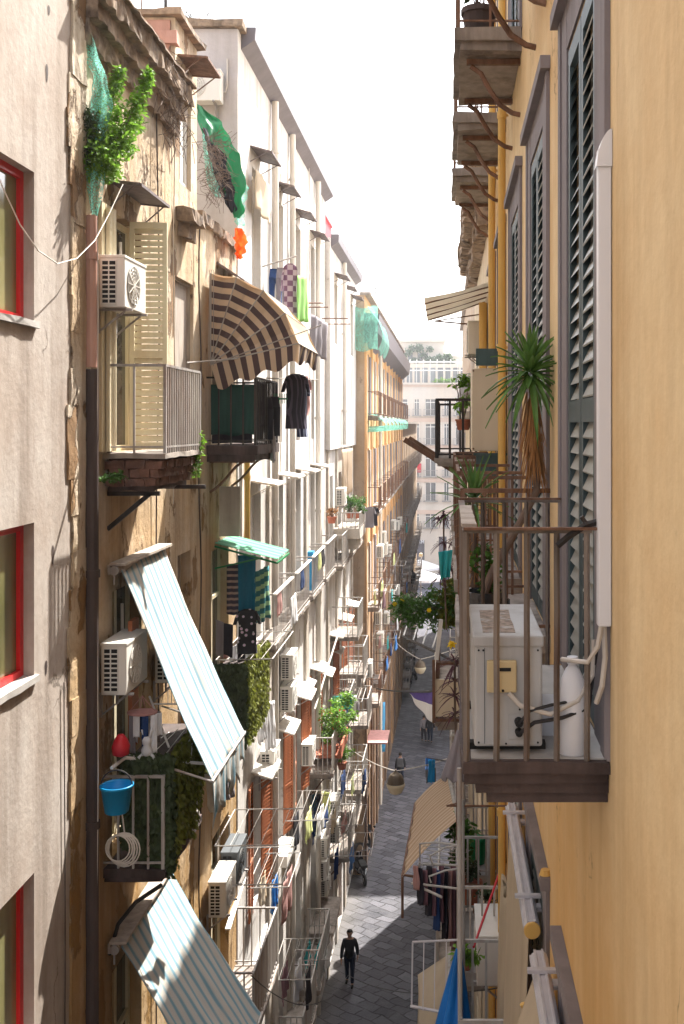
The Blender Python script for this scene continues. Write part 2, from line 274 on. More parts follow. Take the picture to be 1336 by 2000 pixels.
# ------------------------------------------------------------------ mesh builder
def worig(o):
    v = Vector((0, 0, 0))
    while o is not None: v += o.location; o = o.parent
    return v
class MB:
    def __init__(s): s.v = []; s.f = []; s.mi = []; s.m = 0
    def add(s, pts, faces):
        k = len(s.v); s.v += [Vector(p) for p in pts]
        for f in faces: s.f.append(tuple(k+i for i in f)); s.mi.append(s.m)
        return s
    def quad(s, *p): return s.add(p, [tuple(range(len(p)))])
    def box(s, x0, x1, y0, y1, z0, z1):
        return s.add([(x, y, z) for x in (x0, x1) for y in (y0, y1) for z in (z0, z1)], [(0, 1, 3, 2), (4, 6, 7, 5), (0, 4, 5, 1), (2, 3, 7, 6), (0, 2, 6, 4), (1, 5, 7, 3)])
    def rbox(s, x0, x1, y0, y1, z0, z1, seg=.2, j=.02, seed=0):     # a box cut fine, with uneven worn faces
        bm = bmesh.new(); bmesh.ops.create_cube(bm, size=1)
        for ax, L in ((0, x1-x0), (1, y1-y0), (2, z1-z0)):
            n = max(1, int(L/seg))
            for i in range(1, n):
                t = -.5+i/n; no = [0, 0, 0]; no[ax] = 1; co = [0, 0, 0]; co[ax] = t
                g = bm.verts[:]+bm.edges[:]+bm.faces[:]; bmesh.ops.bisect_plane(bm, geom=g, plane_co=co, plane_no=no)
        bm.verts.index_update(); pts = []
        for v in bm.verts:
            p = Vector((x0+(v.co.x+.5)*(x1-x0), y0+(v.co.y+.5)*(y1-y0), z0+(v.co.z+.5)*(z1-z0)))
            q = p*6+Vector((seed, seed*2, 0)); pts.append(p+Vector((noise.noise(q), noise.noise(q+Vector((9, 0, 0))), noise.noise(q+Vector((0, 9, 0)))))*j*2)
        s.add(pts, [tuple(v.index for v in f.verts) for f in bm.faces]); bm.free(); return s
    def bar(s, p, q, w_, h=None, up=(0, 0, 1)):
        p = Vector(p); q = Vector(q); d = (q-p).normalized(); u = Vector(up)
        if abs(d.dot(u)) > .95: u = Vector((0, 1, 0))
        a = d.cross(u).normalized()*w_/2; b = a.cross(d).normalized()*(h or w_)/2
        return s.add([p-a-b, p+a-b, p+a+b, p-a+b, q-a-b, q+a-b, q+a+b, q-a+b], [(3, 2, 1, 0), (4, 5, 6, 7), (0, 1, 5, 4), (1, 2, 6, 5), (2, 3, 7, 6), (3, 0, 4, 7)])
    def tube(s, pts, r, n=6, r2=None, cap=True):
        pts = [Vector(p) for p in pts]; k = len(s.v); m = len(pts); prev = None
        for i, p in enumerate(pts):
            d = (pts[min(i+1, m-1)]-pts[max(i-1, 0)]).normalized()
            a = prev-d*prev.dot(d) if prev is not None else d.cross(Vector((.13, .27, 1) if abs(d.z) < .9 else (1, .1, 0)))
            a = a.normalized(); b = d.cross(a); prev = a; rr = r if r2 is None else r+(r2-r)*i/(m-1)
            s.v += [p+a*math.cos(2*math.pi*j/n)*rr+b*math.sin(2*math.pi*j/n)*rr for j in range(n)]
        for i in range(m-1):
            for j in range(n): s.f.append((k+i*n+j, k+i*n+(j+1) % n, k+(i+1)*n+(j+1) % n, k+(i+1)*n+j)); s.mi.append(s.m)
        if cap:
            s.f.append(tuple(k+j for j in reversed(range(n)))); s.f.append(tuple(k+(m-1)*n+j for j in range(n))); s.mi += [s.m]*2
        return s
    def lathe(s, c, prof, n=16, ax=2, sq=1.0):                       # prof: (radius, height) from bottom to top
        c = Vector(c); k = len(s.v)
        for r, h in prof:
            for j in range(n):
                a = 2*math.pi*j/n; q = [r*math.cos(a), r*math.sin(a)*sq]; q.insert(ax, h); s.v.append(c+Vector(q))
        for i in range(len(prof)-1):
            for j in range(n): s.f.append((k+i*n+j, k+i*n+(j+1) % n, k+(i+1)*n+(j+1) % n, k+(i+1)*n+j)); s.mi.append(s.m)
        s.f.append(tuple(k+j for j in reversed(range(n)))); s.f.append(tuple(k+(len(prof)-1)*n+j for j in range(n))); s.mi += [s.m]*2
        return s
    def grid(s, fn, nu, nv, thick=0, mfn=None):
        k = len(s.v)
        for i in range(nu+1):
            for j in range(nv+1): s.v.append(Vector(fn(i/nu, j/nv)))
        for i in range(nu):
            for j in range(nv):
                a = k+i*(nv+1)+j; s.f.append((a, a+1, a+nv+2, a+nv+1)); s.mi.append(mfn((i+.5)/nu, (j+.5)/nv) if mfn else s.m)
        return s
    def leaf(s, c, d, n, L, W):
        c = Vector(c); d = Vector(d).normalized(); a = d.cross(Vector(n)); a = a.normalized()*W/2 if a.length > 1e-4 else Vector((W/2, 0, 0)); n = a.cross(d).normalized()
        return s.add([c, c+d*L*.5+a+n*L*.06, c+d*L-n*L*.08, c+d*L*.5-a+n*L*.06], [(0, 1, 2), (0, 2, 3)])
    def build(s, name, mats, parent=None, smooth=False, bevel=0, solid=0, label=None, origin=None):
        if isinstance(mats, str): mats = [mats]
        if parent is not None: o0 = worig(parent)
        elif origin is not None: o0 = Vector(origin)
        else:
            lo = [min(v[i] for v in s.v) for i in range(3)]; hi = [max(v[i] for v in s.v) for i in range(3)]; o0 = Vector(((lo[0]+hi[0])/2, (lo[1]+hi[1])/2, lo[2]))
        me = bpy.data.meshes.new(name); me.from_pydata([tuple(v-o0) for v in s.v], [], s.f)
        for m in mats: me.materials.append(M[m])
        if len(mats) > 1: me.polygons.foreach_set('material_index', s.mi)
        if smooth: me.polygons.foreach_set('use_smooth', [True]*len(me.polygons))
        me.update(); o = bpy.data.objects.new(name, me); COL.objects.link(o)
        if parent is not None: o.parent = parent
        else: o.location = o0
        if bevel: b = o.modifiers.new('b', 'BEVEL'); b.width = bevel; b.segments = 2; b.limit_method = 'ANGLE'
        if solid: b = o.modifiers.new('s', 'SOLIDIFY'); b.thickness = solid; b.offset = 0
        if label: o['label'] = label
        return o
def tag(o, label=None, cat=None, group=None, kind=None):
    if label: o['label'] = label
    if cat: o['category'] = cat
    if group: o['group'] = group
    if kind: o['kind'] = kind
    return o
def thing(name, loc, label, cat, group=None):
    o = bpy.data.objects.new(name, None); COL.objects.link(o); o.location = loc; o.empty_display_size = .2
    return tag(o, label, cat, group)
def dup(root, loc, label=None, rz=None, sc=None, group=None):
    bylevel = {}
    def cp(o, par):
        c = o.copy(); COL.objects.link(c)
        if par is not None: c.parent = par
        for ch in o.children: cp(ch, c)
        return c
    r = cp(root, None); r.location = loc
    if rz is not None: r.rotation_euler.z = rz
    if sc is not None: r.scale = (sc, sc, sc) if isinstance(sc, (int, float)) else sc
    if label: r['label'] = label
    if group: r['group'] = group
    return r
# ------------------------------------------------------------------ ground
g = MB(); ys = [-30, -10]+list(range(0, 112, 4))+[112, 160, 400, 1500]
for a, b in zip(ys[:-1], ys[1:]):
    g.quad((-400, a, GZ(a)-.35), (400, a, GZ(a)-.35), (400, b, GZ(b)-.35), (-400, b, GZ(b)-.35))
tag(g.build('ground', 'ground'), kind='structure')
g = MB(); yy = list(range(-12, 112, 2))
for a, b in zip(yy[:-1], yy[1:]): g.quad((-3.95, a, GZ(a)), (1.9, a, GZ(a)), (1.9, b, GZ(b)), (-3.95, b, GZ(b)))
tag(g.build('street', 'basalt_paving'), kind='structure')
g = MB(); g.quad((-40, 110, GZ(110)), (40, 110, GZ(110)), (40, 156, GZ(150)), (-40, 156, GZ(150)))
tag(g.build('square_paving', 'square_stone'), kind='structure')

# ------------------------------------------------------------------ facades
def facade(mb, X, s, y0, y1, z0, z1, holes, depth=.2):      # s = +1 faces the street from the left, -1 from the right
    holes = [h for h in holes if h[1] > y0 and h[0] < y1 and h[3] > z0 and h[2] < z1]
    Y = sorted({y0, y1, *[h[0] for h in holes], *[h[1] for h in holes]}); Z = sorted({z0, z1, *[h[2] for h in holes], *[h[3] for h in holes]})
    Y = [v for v in Y if y0 <= v <= y1]; Z = [v for v in Z if z0 <= v <= z1]
    for a, b in zip(Y[:-1], Y[1:]):
        for c, d in zip(Z[:-1], Z[1:]):
            my, mz = (a+b)/2, (c+d)/2
            if any(h[0] < my < h[1] and h[2] < mz < h[3] for h in holes): continue
            q = [(X, a, c), (X, b, c), (X, b, d), (X, a, d)]; mb.quad(*(q if s > 0 else q[::-1]))
    for a, b, c, d in holes:
        Xi = X-s*depth
        for q in ([(X, a, c), (X, a, d), (Xi, a, d), (Xi, a, c)], [(X, b, d), (X, b, c), (Xi, b, c), (Xi, b, d)],
                  [(X, a, d), (X, b, d), (Xi, b, d), (Xi, a, d)], [(X, b, c), (X, a, c), (Xi, a, c), (Xi, b, c)]):
            mb.quad(*(q if s > 0 else q[::-1]))
def shell(mb, X, s, y0, y1, z0, z1, back=6):                # sides, back and roof of a block
    Xb = X-s*back
    for q in ([(X, y0, z0), (X, y0, z1), (Xb, y0, z1), (Xb, y0, z0)], [(X, y1, z1), (X, y1, z0), (Xb, y1, z0), (Xb, y1, z1)],
              [(X, y0, z1), (X, y1, z1), (Xb, y1, z1), (Xb, y0, z1)], [(Xb, y0, z0), (Xb, y0, z1), (Xb, y1, z1), (Xb, y1, z0)]):
        mb.quad(*(q if s > 0 else q[::-1]))
def window(par, X, s, h, depth, frame='white_paint', pane='glass_grey', fw=.06, mull=1, trans=None, name='window'):
    a, b, c, d = h; Xi = X-s*depth; f = MB(); t = .05
    x0, x1 = sorted((Xi, Xi+s*t))
    f.box(x0, x1, a, a+fw, c, d); f.box(x0, x1, b-fw, b, c, d); f.box(x0, x1, a+fw, b-fw, c, c+fw); f.box(x0, x1, a+fw, b-fw, d-fw, d)
    for i in range(mull):
        y = a+(b-a)*(i+1)/(mull+1); f.box(x0-.003, x1+.003, y-fw*.6, y+fw*.6, c+fw, d-fw)
    if trans: z = c+(d-c)*trans; f.box(x0-.005, x1+.005, a+fw, b-fw, z-fw*.45, z+fw*.45)
    o = f.build(name, frame, par)
    p = MB(); xp = Xi+s*.012; q = [(xp, a+fw*.5, c+fw*.5), (xp, b-fw*.5, c+fw*.5), (xp, b-fw*.5, d-fw*.5), (xp, a+fw*.5, d-fw*.5)]
    xx = sorted((xp, xp-s*.012)); p.box(xx[0], xx[1], a+fw*.5, b-fw*.5, c+fw*.5, d-fw*.5); p.build('pane', pane, o)
    return o
def shutter(par, hinge, dr, wd, z0, z1, m='cream_wood', sl='cream_wood', n=None, fw=.055, mid=True, tilt=1, name='shutter'):
    # one louvred leaf: hinge (x, y), dr = unit direction of its width
    d = Vector((dr[0], dr[1], 0)).normalized(); nn = Vector((-d.y, d.x, 0)); h = Vector((hinge[0], hinge[1], 0)); f = MB()
    def bb(u0, u1, za, zb, t=.04):
        c0 = h+d*u0; c1 = h+d*u1; a = nn*t/2
        pts = [c0-a+Vector((0, 0, za)), c0+a+Vector((0, 0, za)), c1+a+Vector((0, 0, za)), c1-a+Vector((0, 0, za))]
        pts += [p+Vector((0, 0, zb-za)) for p in pts]
        f.add(pts, [(3, 2, 1, 0), (4, 5, 6, 7), (0, 1, 5, 4), (1, 2, 6, 5), (2, 3, 7, 6), (3, 0, 4, 7)])
    bb(0, fw, z0, z1); bb(wd-fw, wd, z0, z1); bb(fw, wd-fw, z0, z0+fw*1.6); bb(fw, wd-fw, z1-fw*1.4, z1)
    zones = [(z0+fw*1.6, z1-fw*1.4)]
    if mid:
        zm = z0+(z1-z0)*.42; bb(fw, wd-fw, zm-fw*.8, zm+fw*.8); zones = [(z0+fw*1.6, zm-fw*.8), (zm+fw*.8, z1-fw*1.4)]
    o = f.build(name, m, par); f = MB(); pitch = n or .062
    for za, zb in zones:
        k = max(2, int((zb-za)/pitch)); st = (zb-za)/k
        for i in range(k):
            z = za+(i+.5)*st; dz = st*.5*tilt; t = .018
            c0 = h+d*fw; c1 = h+d*(wd-fw); a = nn*t; up = Vector((0, 0, 1))
            p = [c0-a+up*(z-dz), c0+a+up*(z+dz), c1+a+up*(z+dz), c1-a+up*(z-dz)]; q = [v+up*.008+nn*.004 for v in p]
            f.add(p+q, [(3, 2, 1, 0), (4, 5, 6, 7), (0, 1, 5, 4), (1, 2, 6, 5), (2, 3, 7, 6), (3, 0, 4, 7)])
    f.build('louvre', sl, o)
    return o
def railing(par, X, s, y0, y1, zd, proj, h=1.0, m='iron_grey', sp=.12, r=.012, sides=True, nsp=None, name='railing', top=.03, flat=True):
    f = MB(); xo = X+s*proj
    f.bar((xo, y0, zd+h), (xo, y1, zd+h), top); f.bar((xo, y0, zd+.07), (xo, y1, zd+.07), top*.7)
    if sides:
        for y in (y0, y1): f.bar((X, y, zd+h), (xo, y, zd+h), top); f.bar((X, y, zd+.07), (xo, y, zd+.07), top*.7)
        k = max(1, int(proj/(nsp or sp)))
        for y in (y0, y1):
            for i in range(1, k): x = X+s*proj*i/k; f.bar((x, y, zd), (x, y, zd+h), r*2)
    k = max(1, int((y1-y0)/sp))
    for i in range(k+1): y = y0+(y1-y0)*i/k; f.bar((xo, y, zd), (xo, y, zd+h), r*2 if 0 < i < k else r*3)
    return f.build(name, m, par)
def balcony(par, X, s, y0, y1, zd, proj, slab='slab_stone', th=.18, rail='iron_grey', sp=.12, h=1.0, br=True, r=.012, rails=True, top=.03, corb=False, j=.012, nsp=None):
    f = MB(); a, b = sorted((X+s*.003, X+s*proj)); f.rbox(a, b, y0, y1, zd-th*.6, zd, .25, j, y0)
    a2, b2 = sorted((X+s*.003, X+s*(proj-.06))); f.rbox(a2, b2, y0+.05, y1-.05, zd-th, zd-th*.6, .25, j, y0)
    if corb: a2, b2 = sorted((X+s*.003, X+s*(proj-.14))); f.rbox(a2, b2, y0+.06, y1-.06, zd-th-.07, zd-th, .25, j, y0)
    o = f.build('balcony', slab, par)
    if rails: railing(o, X, s, y0+.03, y1-.03, zd, proj-.04, h, rail, sp, r, top=top, nsp=nsp)
    if br:
        for y in (y0+.25, y1-.25):
            f = MB(); pts = []
            for i in range(9):
                t = i/8; pts.append((X+s*(proj*.85*(1-t)**1.0), y, zd-th-.02-.5*t**1.6+.05*math.sin(t*6.28)))
            f.tube(pts, .022, 6); f.bar((X, y, zd-th-.015), (X+s*proj*.9, y, zd-th-.015), .035); f.build('bracket', 'iron_rust', o)
    return o
def hood(par, X, s, yc, z, wd=1.2, proj=.55, drop=.12, m='tin', name='window_hood'):
    f = MB(); a = Vector((X, yc-wd/2, z)); b = Vector((X, yc+wd/2, z)); o = Vector((s*proj, 0, -drop)); t = Vector((0, 0, .025))
    f.add([a, b, b+o, a+o, a+t, b+t, b+o+t, a+o+t], [(3, 2, 1, 0), (4, 5, 6, 7), (0, 1, 5, 4), (1, 2, 6, 5), (2, 3, 7, 6), (3, 0, 4, 7)])
    f.bar(a+o, b+o, .035); f.bar(a+t*.0, a+o, .03); f.bar(b, b+o, .03)
    for p in (a, b): f.bar(p+o*.85, p+Vector((0, 0, -.3)), .015)
    return f.build(name, m, par)
def downpipe(X, y, z0, z1, r, m, label, s=1, segs=None):
    f = MB(); x = X+s*(r+.03); f.tube([(x, y, z0), (x, y, z1)], r, 12)
    z = z0+1.2
    while z < z1-.3: f.lathe((x, y, z), [(r*1.22, -.04), (r*1.22, .04)], 12); f.box(*sorted((X-.02*s, x)), y-.01, y+.01, z-.015, z+.015); z += 2.7
    return tag(f.build('drainpipe', m, smooth=False), label, 'drainpipe')

# ===== near left house, red windows
A = thing('plaster_house', (-3.9, 2, GZ(2)), 'weathered greyish plaster house with red framed windows nearest on the sunlit side', 'house')
XL = -3.9; ho = [(a, b, c, d) for a, b in ((8.35, 9.65), (4.9, 6.2)) for c, d in ((4.28, 5.7), (.96, 2.38), (-2.37, -.92), (-5.75, -4.22), (-9.1, -7.6))]
f = MB(); facade(f, XL, 1, -7, 10.95, -16.9, 7.5, ho, .16); shell(f, XL, 1, -7, 10.948, -16.9, 7.5)
f.build('wall', 'near_plaster', A)
for h in ho:
    window(A, XL, 1, h, .15, 'red_paint', 'glass_olive', .075, 0)
    f = MB(); f.rbox(XL-.15, XL+.04, h[0]-.04, h[1]+.04, h[2]-.05, h[2]+.012, .2, .006); f.build('sill', 'deck_top', A)
for y, z, hh in ((9.95, 3.42, .18), (10.1, -1.28, .2), (9.93, -2.35, .14), (10.0, 4.05, .1)):
    f = MB(); n = 9; pts = [(XL+.004, y+.028*math.cos(i*6.283/n)*(1+.4*math.sin(i*2.3)), z+hh*.5*math.sin(i*6.283/n)*(1+.2*math.sin(i*3.1))) for i in range(n)]; f.quad(*pts); f.build('plaster_hole', 'pipe_dark', A)
f = MB()                                                    # the ragged plaster edge beside the pipe
for i in range(58):
    z0 = -15+i*.38; wd = .36+.14*noise.noise(Vector((3, 1, i*.35))); f.rbox(XL-.02, XL+.022+.012*noise.noise(Vector((i*.7, 0, 0))), 10.9-wd, 10.98, z0, z0+.385, .13, .008, 5)
f.build('wall_edge', 'tan_plaster', A)

# ===== tan peeling house
B = thing('peeling_house', (-3.9, 15, GZ(15)), 'peeling ochre house with crumbling eaves between the grey plaster house and the white house', 'house')
hB = [(11.95, 13.1, -.32, 2.5), (11.95, 13.1, -5.05, -1.95), (11.95, 13.1, -9.9, -6.4), (16.95, 18.3, -.33, 2.3), (16.95, 18.3, -5.05, -2.1), (16.95, 18.3, -9.9, -6.9), (14.85, 15.6, -4.6, -1.9), (14.7, 15.75, .55, 2.15), (14.85, 15.6, -9.6, -7.2), (12, 13.2, -16, -13.2), (15.2, 16.8, -16.2, -13)]
f = MB(); facade(f, -3.92, 1, 10.952, 18.99, -17.2, 3.3, hB, .22); shell(f, -3.92, 1, 10.952, 18.99, -17.2, 3.3)
facade(f, -3.92, 1, 10.952, 14.7, 3.3, 4.8, [], .1); shell(f, -3.92, 1, 10.952, 14.7, 3.3, 4.8, 6)
hatt = (14.95, 15.62, 3.55, 5.05); facade(f, -3.92, 1, 14.7, 15.98, 3.3, 5.85, [hatt], .12); shell(f, -3.92, 1, 14.7, 15.98, 3.3, 5.85, 4)
f.build('wall', 'tan_plaster', B)
for h in hB[:3]+hB[3:6]: window(B, -3.92, 1, h, .2, 'cream_wood', 'glass_dark', .07, 1, .7, name='balcony_door')
window(B, -3.92, 1, hatt, .11, 'white_paint', 'glass_grey', .09, 1)
for h in (hB[6], hB[8]): window(B, -3.92, 1, h, .2, 'wood_pale', 'curtain', .06, 0)
window(B, -3.92, 1, hB[7], .1, 'wood_pale', 'near_plaster' if False else 'wood_pale', .04, 0)
for h in hB[9:]: window(B, -3.92, 1, h, .2, 'brown_wood', 'brown_wood', .08, 1, name='street_door')
f = MB(); f.box(-4.9, -3.98, 14.655, 14.697, 4.81, 5.8); f.rbox(-4.98, -3.86, 14.6, 14.75, 5.45, 5.62, .15, .015); f.build('pink_gable', 'pink_plaster', B)
f = MB(); f.rbox(-5.0, -3.8, 14.58, 16.05, 5.852, 5.93, .2, .02); f.build('roof', 'crumbly_stone', B)
f = MB()                                                    # crumbling eaves
f.rbox(-3.93, -3.66, 10.96, 14.69, 4.56, 4.80, .07, .028, 1); f.rbox(-3.93, -3.76, 10.96, 14.69, 4.36, 4.58, .07, .03, 4); f.rbox(-3.93, -3.85, 10.96, 14.69, 4.12, 4.38, .07, .025, 7)
f.rbox(-3.93, -3.6, 10.96, 14.69, 4.805, 4.83, .12, .018, 9)
f.build('eaves', 'crumbly_stone', B)
f = MB(); f.rbox(-3.92, -3.84, 15.99, 18.99, 3.2, 3.36, .15, .03); f.build('parapet', 'crumbly_stone', B)
hood(B, -3.92, 1, 15.28, 5.36, .85, .42, .03, 'iron_rust'); hood(B, -3.92, 1, 12.45, 2.82, 1.2, .36, .04, 'tin'); hood(B, -3.92, 1, 18.0, 2.75, 1.3, .45, .3, 'tin')
for y, z in ((15.1, 2.95), (15.2, -5.2)): f = MB(); f.rbox(-3.93, -3.66, y-.35, y+.35, z, z+.16, .1, .03); f.rbox(-3.93, -3.78, y-.25, y+.25, z-.2, z, .1, .03); f.build('ledge', 'crumbly_stone', B)
# balcony with cream shutters
f = MB(); f.rbox(-3.92, -3.2, 11.62, 13.3, -.38, -.32, .2, .012)
b1 = f.build('balcony', 'slab_stone', B)
f = MB()                                                    # exposed bricks under the slab
for row in range(3):
    for k in range(9): y = 11.66+k*.18+.06*(row % 2); f.rbox(-3.5, -3.25-.04*row, y, y+.168, -.5-row*.1, -.405-row*.1, .09, .012, k+row*7)
    for k in range(3): x = -3.9+k*.23+.05*(row % 2); f.rbox(x, min(x+.22, -3.25-.04*row), 11.64, 11.75, -.5-row*.1, -.405-row*.1, .09, .012, k+row*5)
f.rbox(-3.9, -3.5, 11.76, 13.2, -.68, -.385, .2, .01)
f.build('brickwork', 'brick', b1)
f = MB(); f.rbox(-3.91, -3.36, 11.7, 13.15, -.76, -.7, .2, .02); f.build('soffit', 'dark_slab', b1)
f = MB(); f.bar((-3.92, 11.8, -1.2), (-3.42, 11.8, -.78), .05); f.bar((-3.92, 11.8, -.79), (-3.32, 11.8, -.79), .05); f.build('bracket', 'iron_black', b1)
f = MB(); f.bar((-3.92, 13.1, -.79), (-3.1, 13.1, -.79), .05); f.build('bracket', 'iron_black', b1)
railing(b1, -3.92, 1, 11.65, 13.27, -.32, .7, 1.0, 'iron_grey', .1, .011, nsp=.26)
shutter(B, (-3.92, 12.62), (1, .1), .45, -.3, 2.5, 'cream_wood', 'cream_wood', .075, .055, True, .78)
shutter(B, (-3.93, 11.94), (.25, -1), .42, -.3, 2.45, 'cream_wood', 'cream_wood', .075, .05)
f = MB()                                                    # the cream painted boards of the near reveal
for i in range(4): f.box(-3.9, -3.86, 11.42+i*.13, 11.53+i*.13, -.3, 2.5)
f.build('board_panel', 'cream_wood', B)
# lower balconies of this house
b2 = balcony(B, -3.92, 1, 11.62, 13.3, -5.05, .72, 'dark_slab', .16, 'iron_pale', .14, 1.05, False)
f = MB(); f.tube([(-3.9, 11.8, -6.1), (-3.8, 11.8, -5.75), (-3.6, 11.8, -5.5), (-3.3, 11.8, -5.3)], .025); f.build('bracket', 'iron_black', b2)
b3 = balcony(B, -3.92, 1, 16.6, 18.75, -.33, .83, 'dark_slab', .26, 'iron_black', .17, 1.1, True)
b4 = balcony(B, -3.92, 1, 17.0, 18.9, -5.1, .5, 'slab_stone', .16, 'iron_black', .17, 1.05, False)
b5 = balcony(B, -3.92, 1, 16.6, 18.9, -9.95, .8, 'slab_stone', .16, 'iron_grey', .14, 1.05, True)
b5 = balcony(B, -3.92, 1, 11.62, 13.3, -9.95, .8, 'slab_stone', .16, 'iron_grey', .14, 1.05, True)

# ===== white house
Cc = thing('white_house', (-3.9, 25, GZ(25)), 'tall white plaster house with dark gutter and tin window hoods beside the peeling ochre house', 'house')
colC = [20.85+2.9*k for k in range(4)]
def cols(c, hw, rows): return [(y-hw, y+hw, a, b) for y in c for a, b in rows]
hC = cols(colC, .48, [(2.25, 5.15), (-4.4, -1.4), (-9.7, -7.1), (-14.2, -11.6)])+[(y-.35, y+.35, -.4, 1.3) for y in colC[1:]]+[(y-.6, y+.6, GZ(y)+.05, GZ(y)+2.4) for y in colC]
f = MB(); facade(f, XL, 1, 19.0, 32.5, -18.2, 7.35, hC, .22); f.build('wall', 'pale_plaster', Cc)
f = MB(); shell(f, XL, 1, 19.0, 32.498, -18.2, 7.35, 7); f.build('side_wall', 'shade_plaster', Cc)
f = MB(); f.rbox(-11, XL+.1, 18.9, 32.5, 7.36, 7.5, .5, .02); f.build('roof', 'crumbly_stone', Cc)
f = MB(); f.add([(-3.9, 19.3, 7.08), (-3.64, 19.3, 7.26), (-3.62, 19.3, 7.5), (-3.9, 19.3, 7.5), (-3.9, 32.6, 7.08), (-3.64, 32.6, 7.26), (-3.62, 32.6, 7.5), (-3.9, 32.6, 7.5)], [(0, 1, 2, 3), (7, 6, 5, 4), (0, 4, 5, 1), (1, 5, 6, 2), (2, 6, 7, 3)]); f.build('gutter', 'gutter_paint', Cc)
for i, h in enumerate(hC):
    if h[3] < -13.5 or h[3] < GZ(h[0])+3: window(Cc, XL, 1, h, .2, 'brown_wood', 'dark_void', .07, 1, name='street_door'); continue
    window(Cc, XL, 1, h, .2, 'white_paint', 'glass_dark', .06, 1, .75)
def redshut(par, X, h, m='brown_wood', ang=17, pitch=.075):
    hw = (h[1]-h[0])/2
    a = R(ang); shutter(par, (X+.01, h[1]), (math.sin(a), math.cos(a)), hw, h[2], h[3], m, m, pitch, .05, True, .8)
    shutter(par, (X+.01, h[0]), (math.sin(a*.2), -math.cos(a*.2)), hw, h[2], h[3], m, m, pitch, .05, True, .8)
for k, y in enumerate(colC):
    hood(Cc, XL, 1, y-.1, 5.5, 1.1, .42, .12); hood(Cc, XL, 1, y, -1.12, 1.15, .5, .08, 'pipe_pale')
    balcony(Cc, XL, 1, y-.35, y+1.95, -4.4, .45, 'slab_stone', .16, 'iron_grey', .15, 1.0, False, .008)
    f = MB(); f.box(-3.5, -3.43, y-.35, y+2.0, -3.41, -3.38); f.build('ledge', 'white_paint', Cc)
    redshut(Cc, XL, (y-.48, y+.48, -9.7, -7.1)); 
    if k == 3: balcony(Cc, XL, 1, y-.95, y+1.3, -9.75, .7, 'slab_stone', .16, 'iron_pale', .13, 1.0, True)
    hood(Cc, XL, 1, y, -6.9, 1.1, .4, .12, 'pipe_pale')
for k, y in enumerate(colC): balcony(Cc, XL, 1, y-.95, y+1.3, -14.2, .7, 'slab_stone', .16, 'iron_pale', .13, 1.0, True, rails=k < 3)
f = MB()                                                    # flat pilaster strips that break the wall
for y in (22.2, 25.05, 27.95, 30.9): f.box(XL, XL+.07, y-.22, y+.22, -17.0, -1.3)
f.build('pilaster', 'pale_plaster_warm', Cc)

# ===== second white house, its upper storeys proud of the wall
D = thing('narrow_white_house', (-3.9, 37, GZ(37)), 'white rendered house with overhanging upper storeys between the tall white house and the orange house', 'house')
colD = [34.2, 37.0, 39.8]
hD = cols(colD, .5, [(2.7, 4.7), (-4.6, -1.7), (-9.7, -7.1), (-14, -11.6)])+[(y-.6, y+.6, GZ(y)+.05, GZ(y)+2.5) for y in colD]
f = MB(); facade(f, XL, 1, 32.51, 41.69, -18.9, -.8, [h for h in hD if h[3] < 0], .22); facade(f, XL+.16, 1, 32.51, 41.69, -.8, 5.95, hD[::4][:3] if False else [h for h in hD if h[2] > 0], .25)
f.quad((XL, 32.51, -.8), (XL+.16, 32.51, -.8), (XL+.16, 41.69, -.8), (XL, 41.69, -.8)); shell(f, XL+.16, 1, 32.51, 41.69, -.8, 5.95, 7); f.build('wall', 'pale_plaster', D)
f = MB(); f.add([(-3.74, 32.7, 5.68), (-3.5, 32.7, 5.85), (-3.48, 32.7, 6.1), (-3.74, 32.7, 6.1), (-3.74, 41.7, 5.68), (-3.5, 41.7, 5.85), (-3.48, 41.7, 6.1), (-3.74, 41.7, 6.1)], [(0, 1, 2, 3), (7, 6, 5, 4), (0, 4, 5, 1), (1, 5, 6, 2), (2, 6, 7, 3)]); f.build('gutter', 'gutter_paint', D)
for h in hD:
    up = h[2] > 0; X = XL+(.16 if up else 0)
    window(D, X, 1, h, .2, 'white_paint' if h[3] > -13 else 'brown_wood', 'glass_dark', .06, 1, .7)
for y in colD:
    hood(D, XL+.16, 1, y, 5.0, 1.1, .42, .12); balcony(D, XL, 1, y-.9, y+1.2, -4.6, .5, 'slab_stone', .16, 'iron_pale', .15, 1, False); redshut(D, XL, (y-.5, y+.5, -9.7, -7.1)); balcony(D, XL, 1, y-.9, y+1.2, -9.8, .7, 'slab_stone', .16, 'iron_pale', .15, 1, True)
    hood(D, XL, 1, y, -6.9, 1.2, .45, .1, 'pipe_pale'); balcony(D, XL, 1, y-.9, y+1.2, -14.1, .7, 'slab_stone', .16, 'iron_pale', .15, 1, True)
f = MB()
for y in (33, 35.6, 38.4, 41.2): f.box(XL, XL+.07, y-.2, y+.2, -18, -.85)
f.build('pilaster', 'pale_plaster_warm', D)
f = MB(); f.box(-5.6, -4.15, 34.3, 36.4, 5.96, 7.0); f.box(-5.7, -4.1, 34.2, 36.5, 7.0, 7.08); tag(f.build('rooftop_hut', 'red_render'), 'red painted hut on the roof of the narrow white house', 'hut')

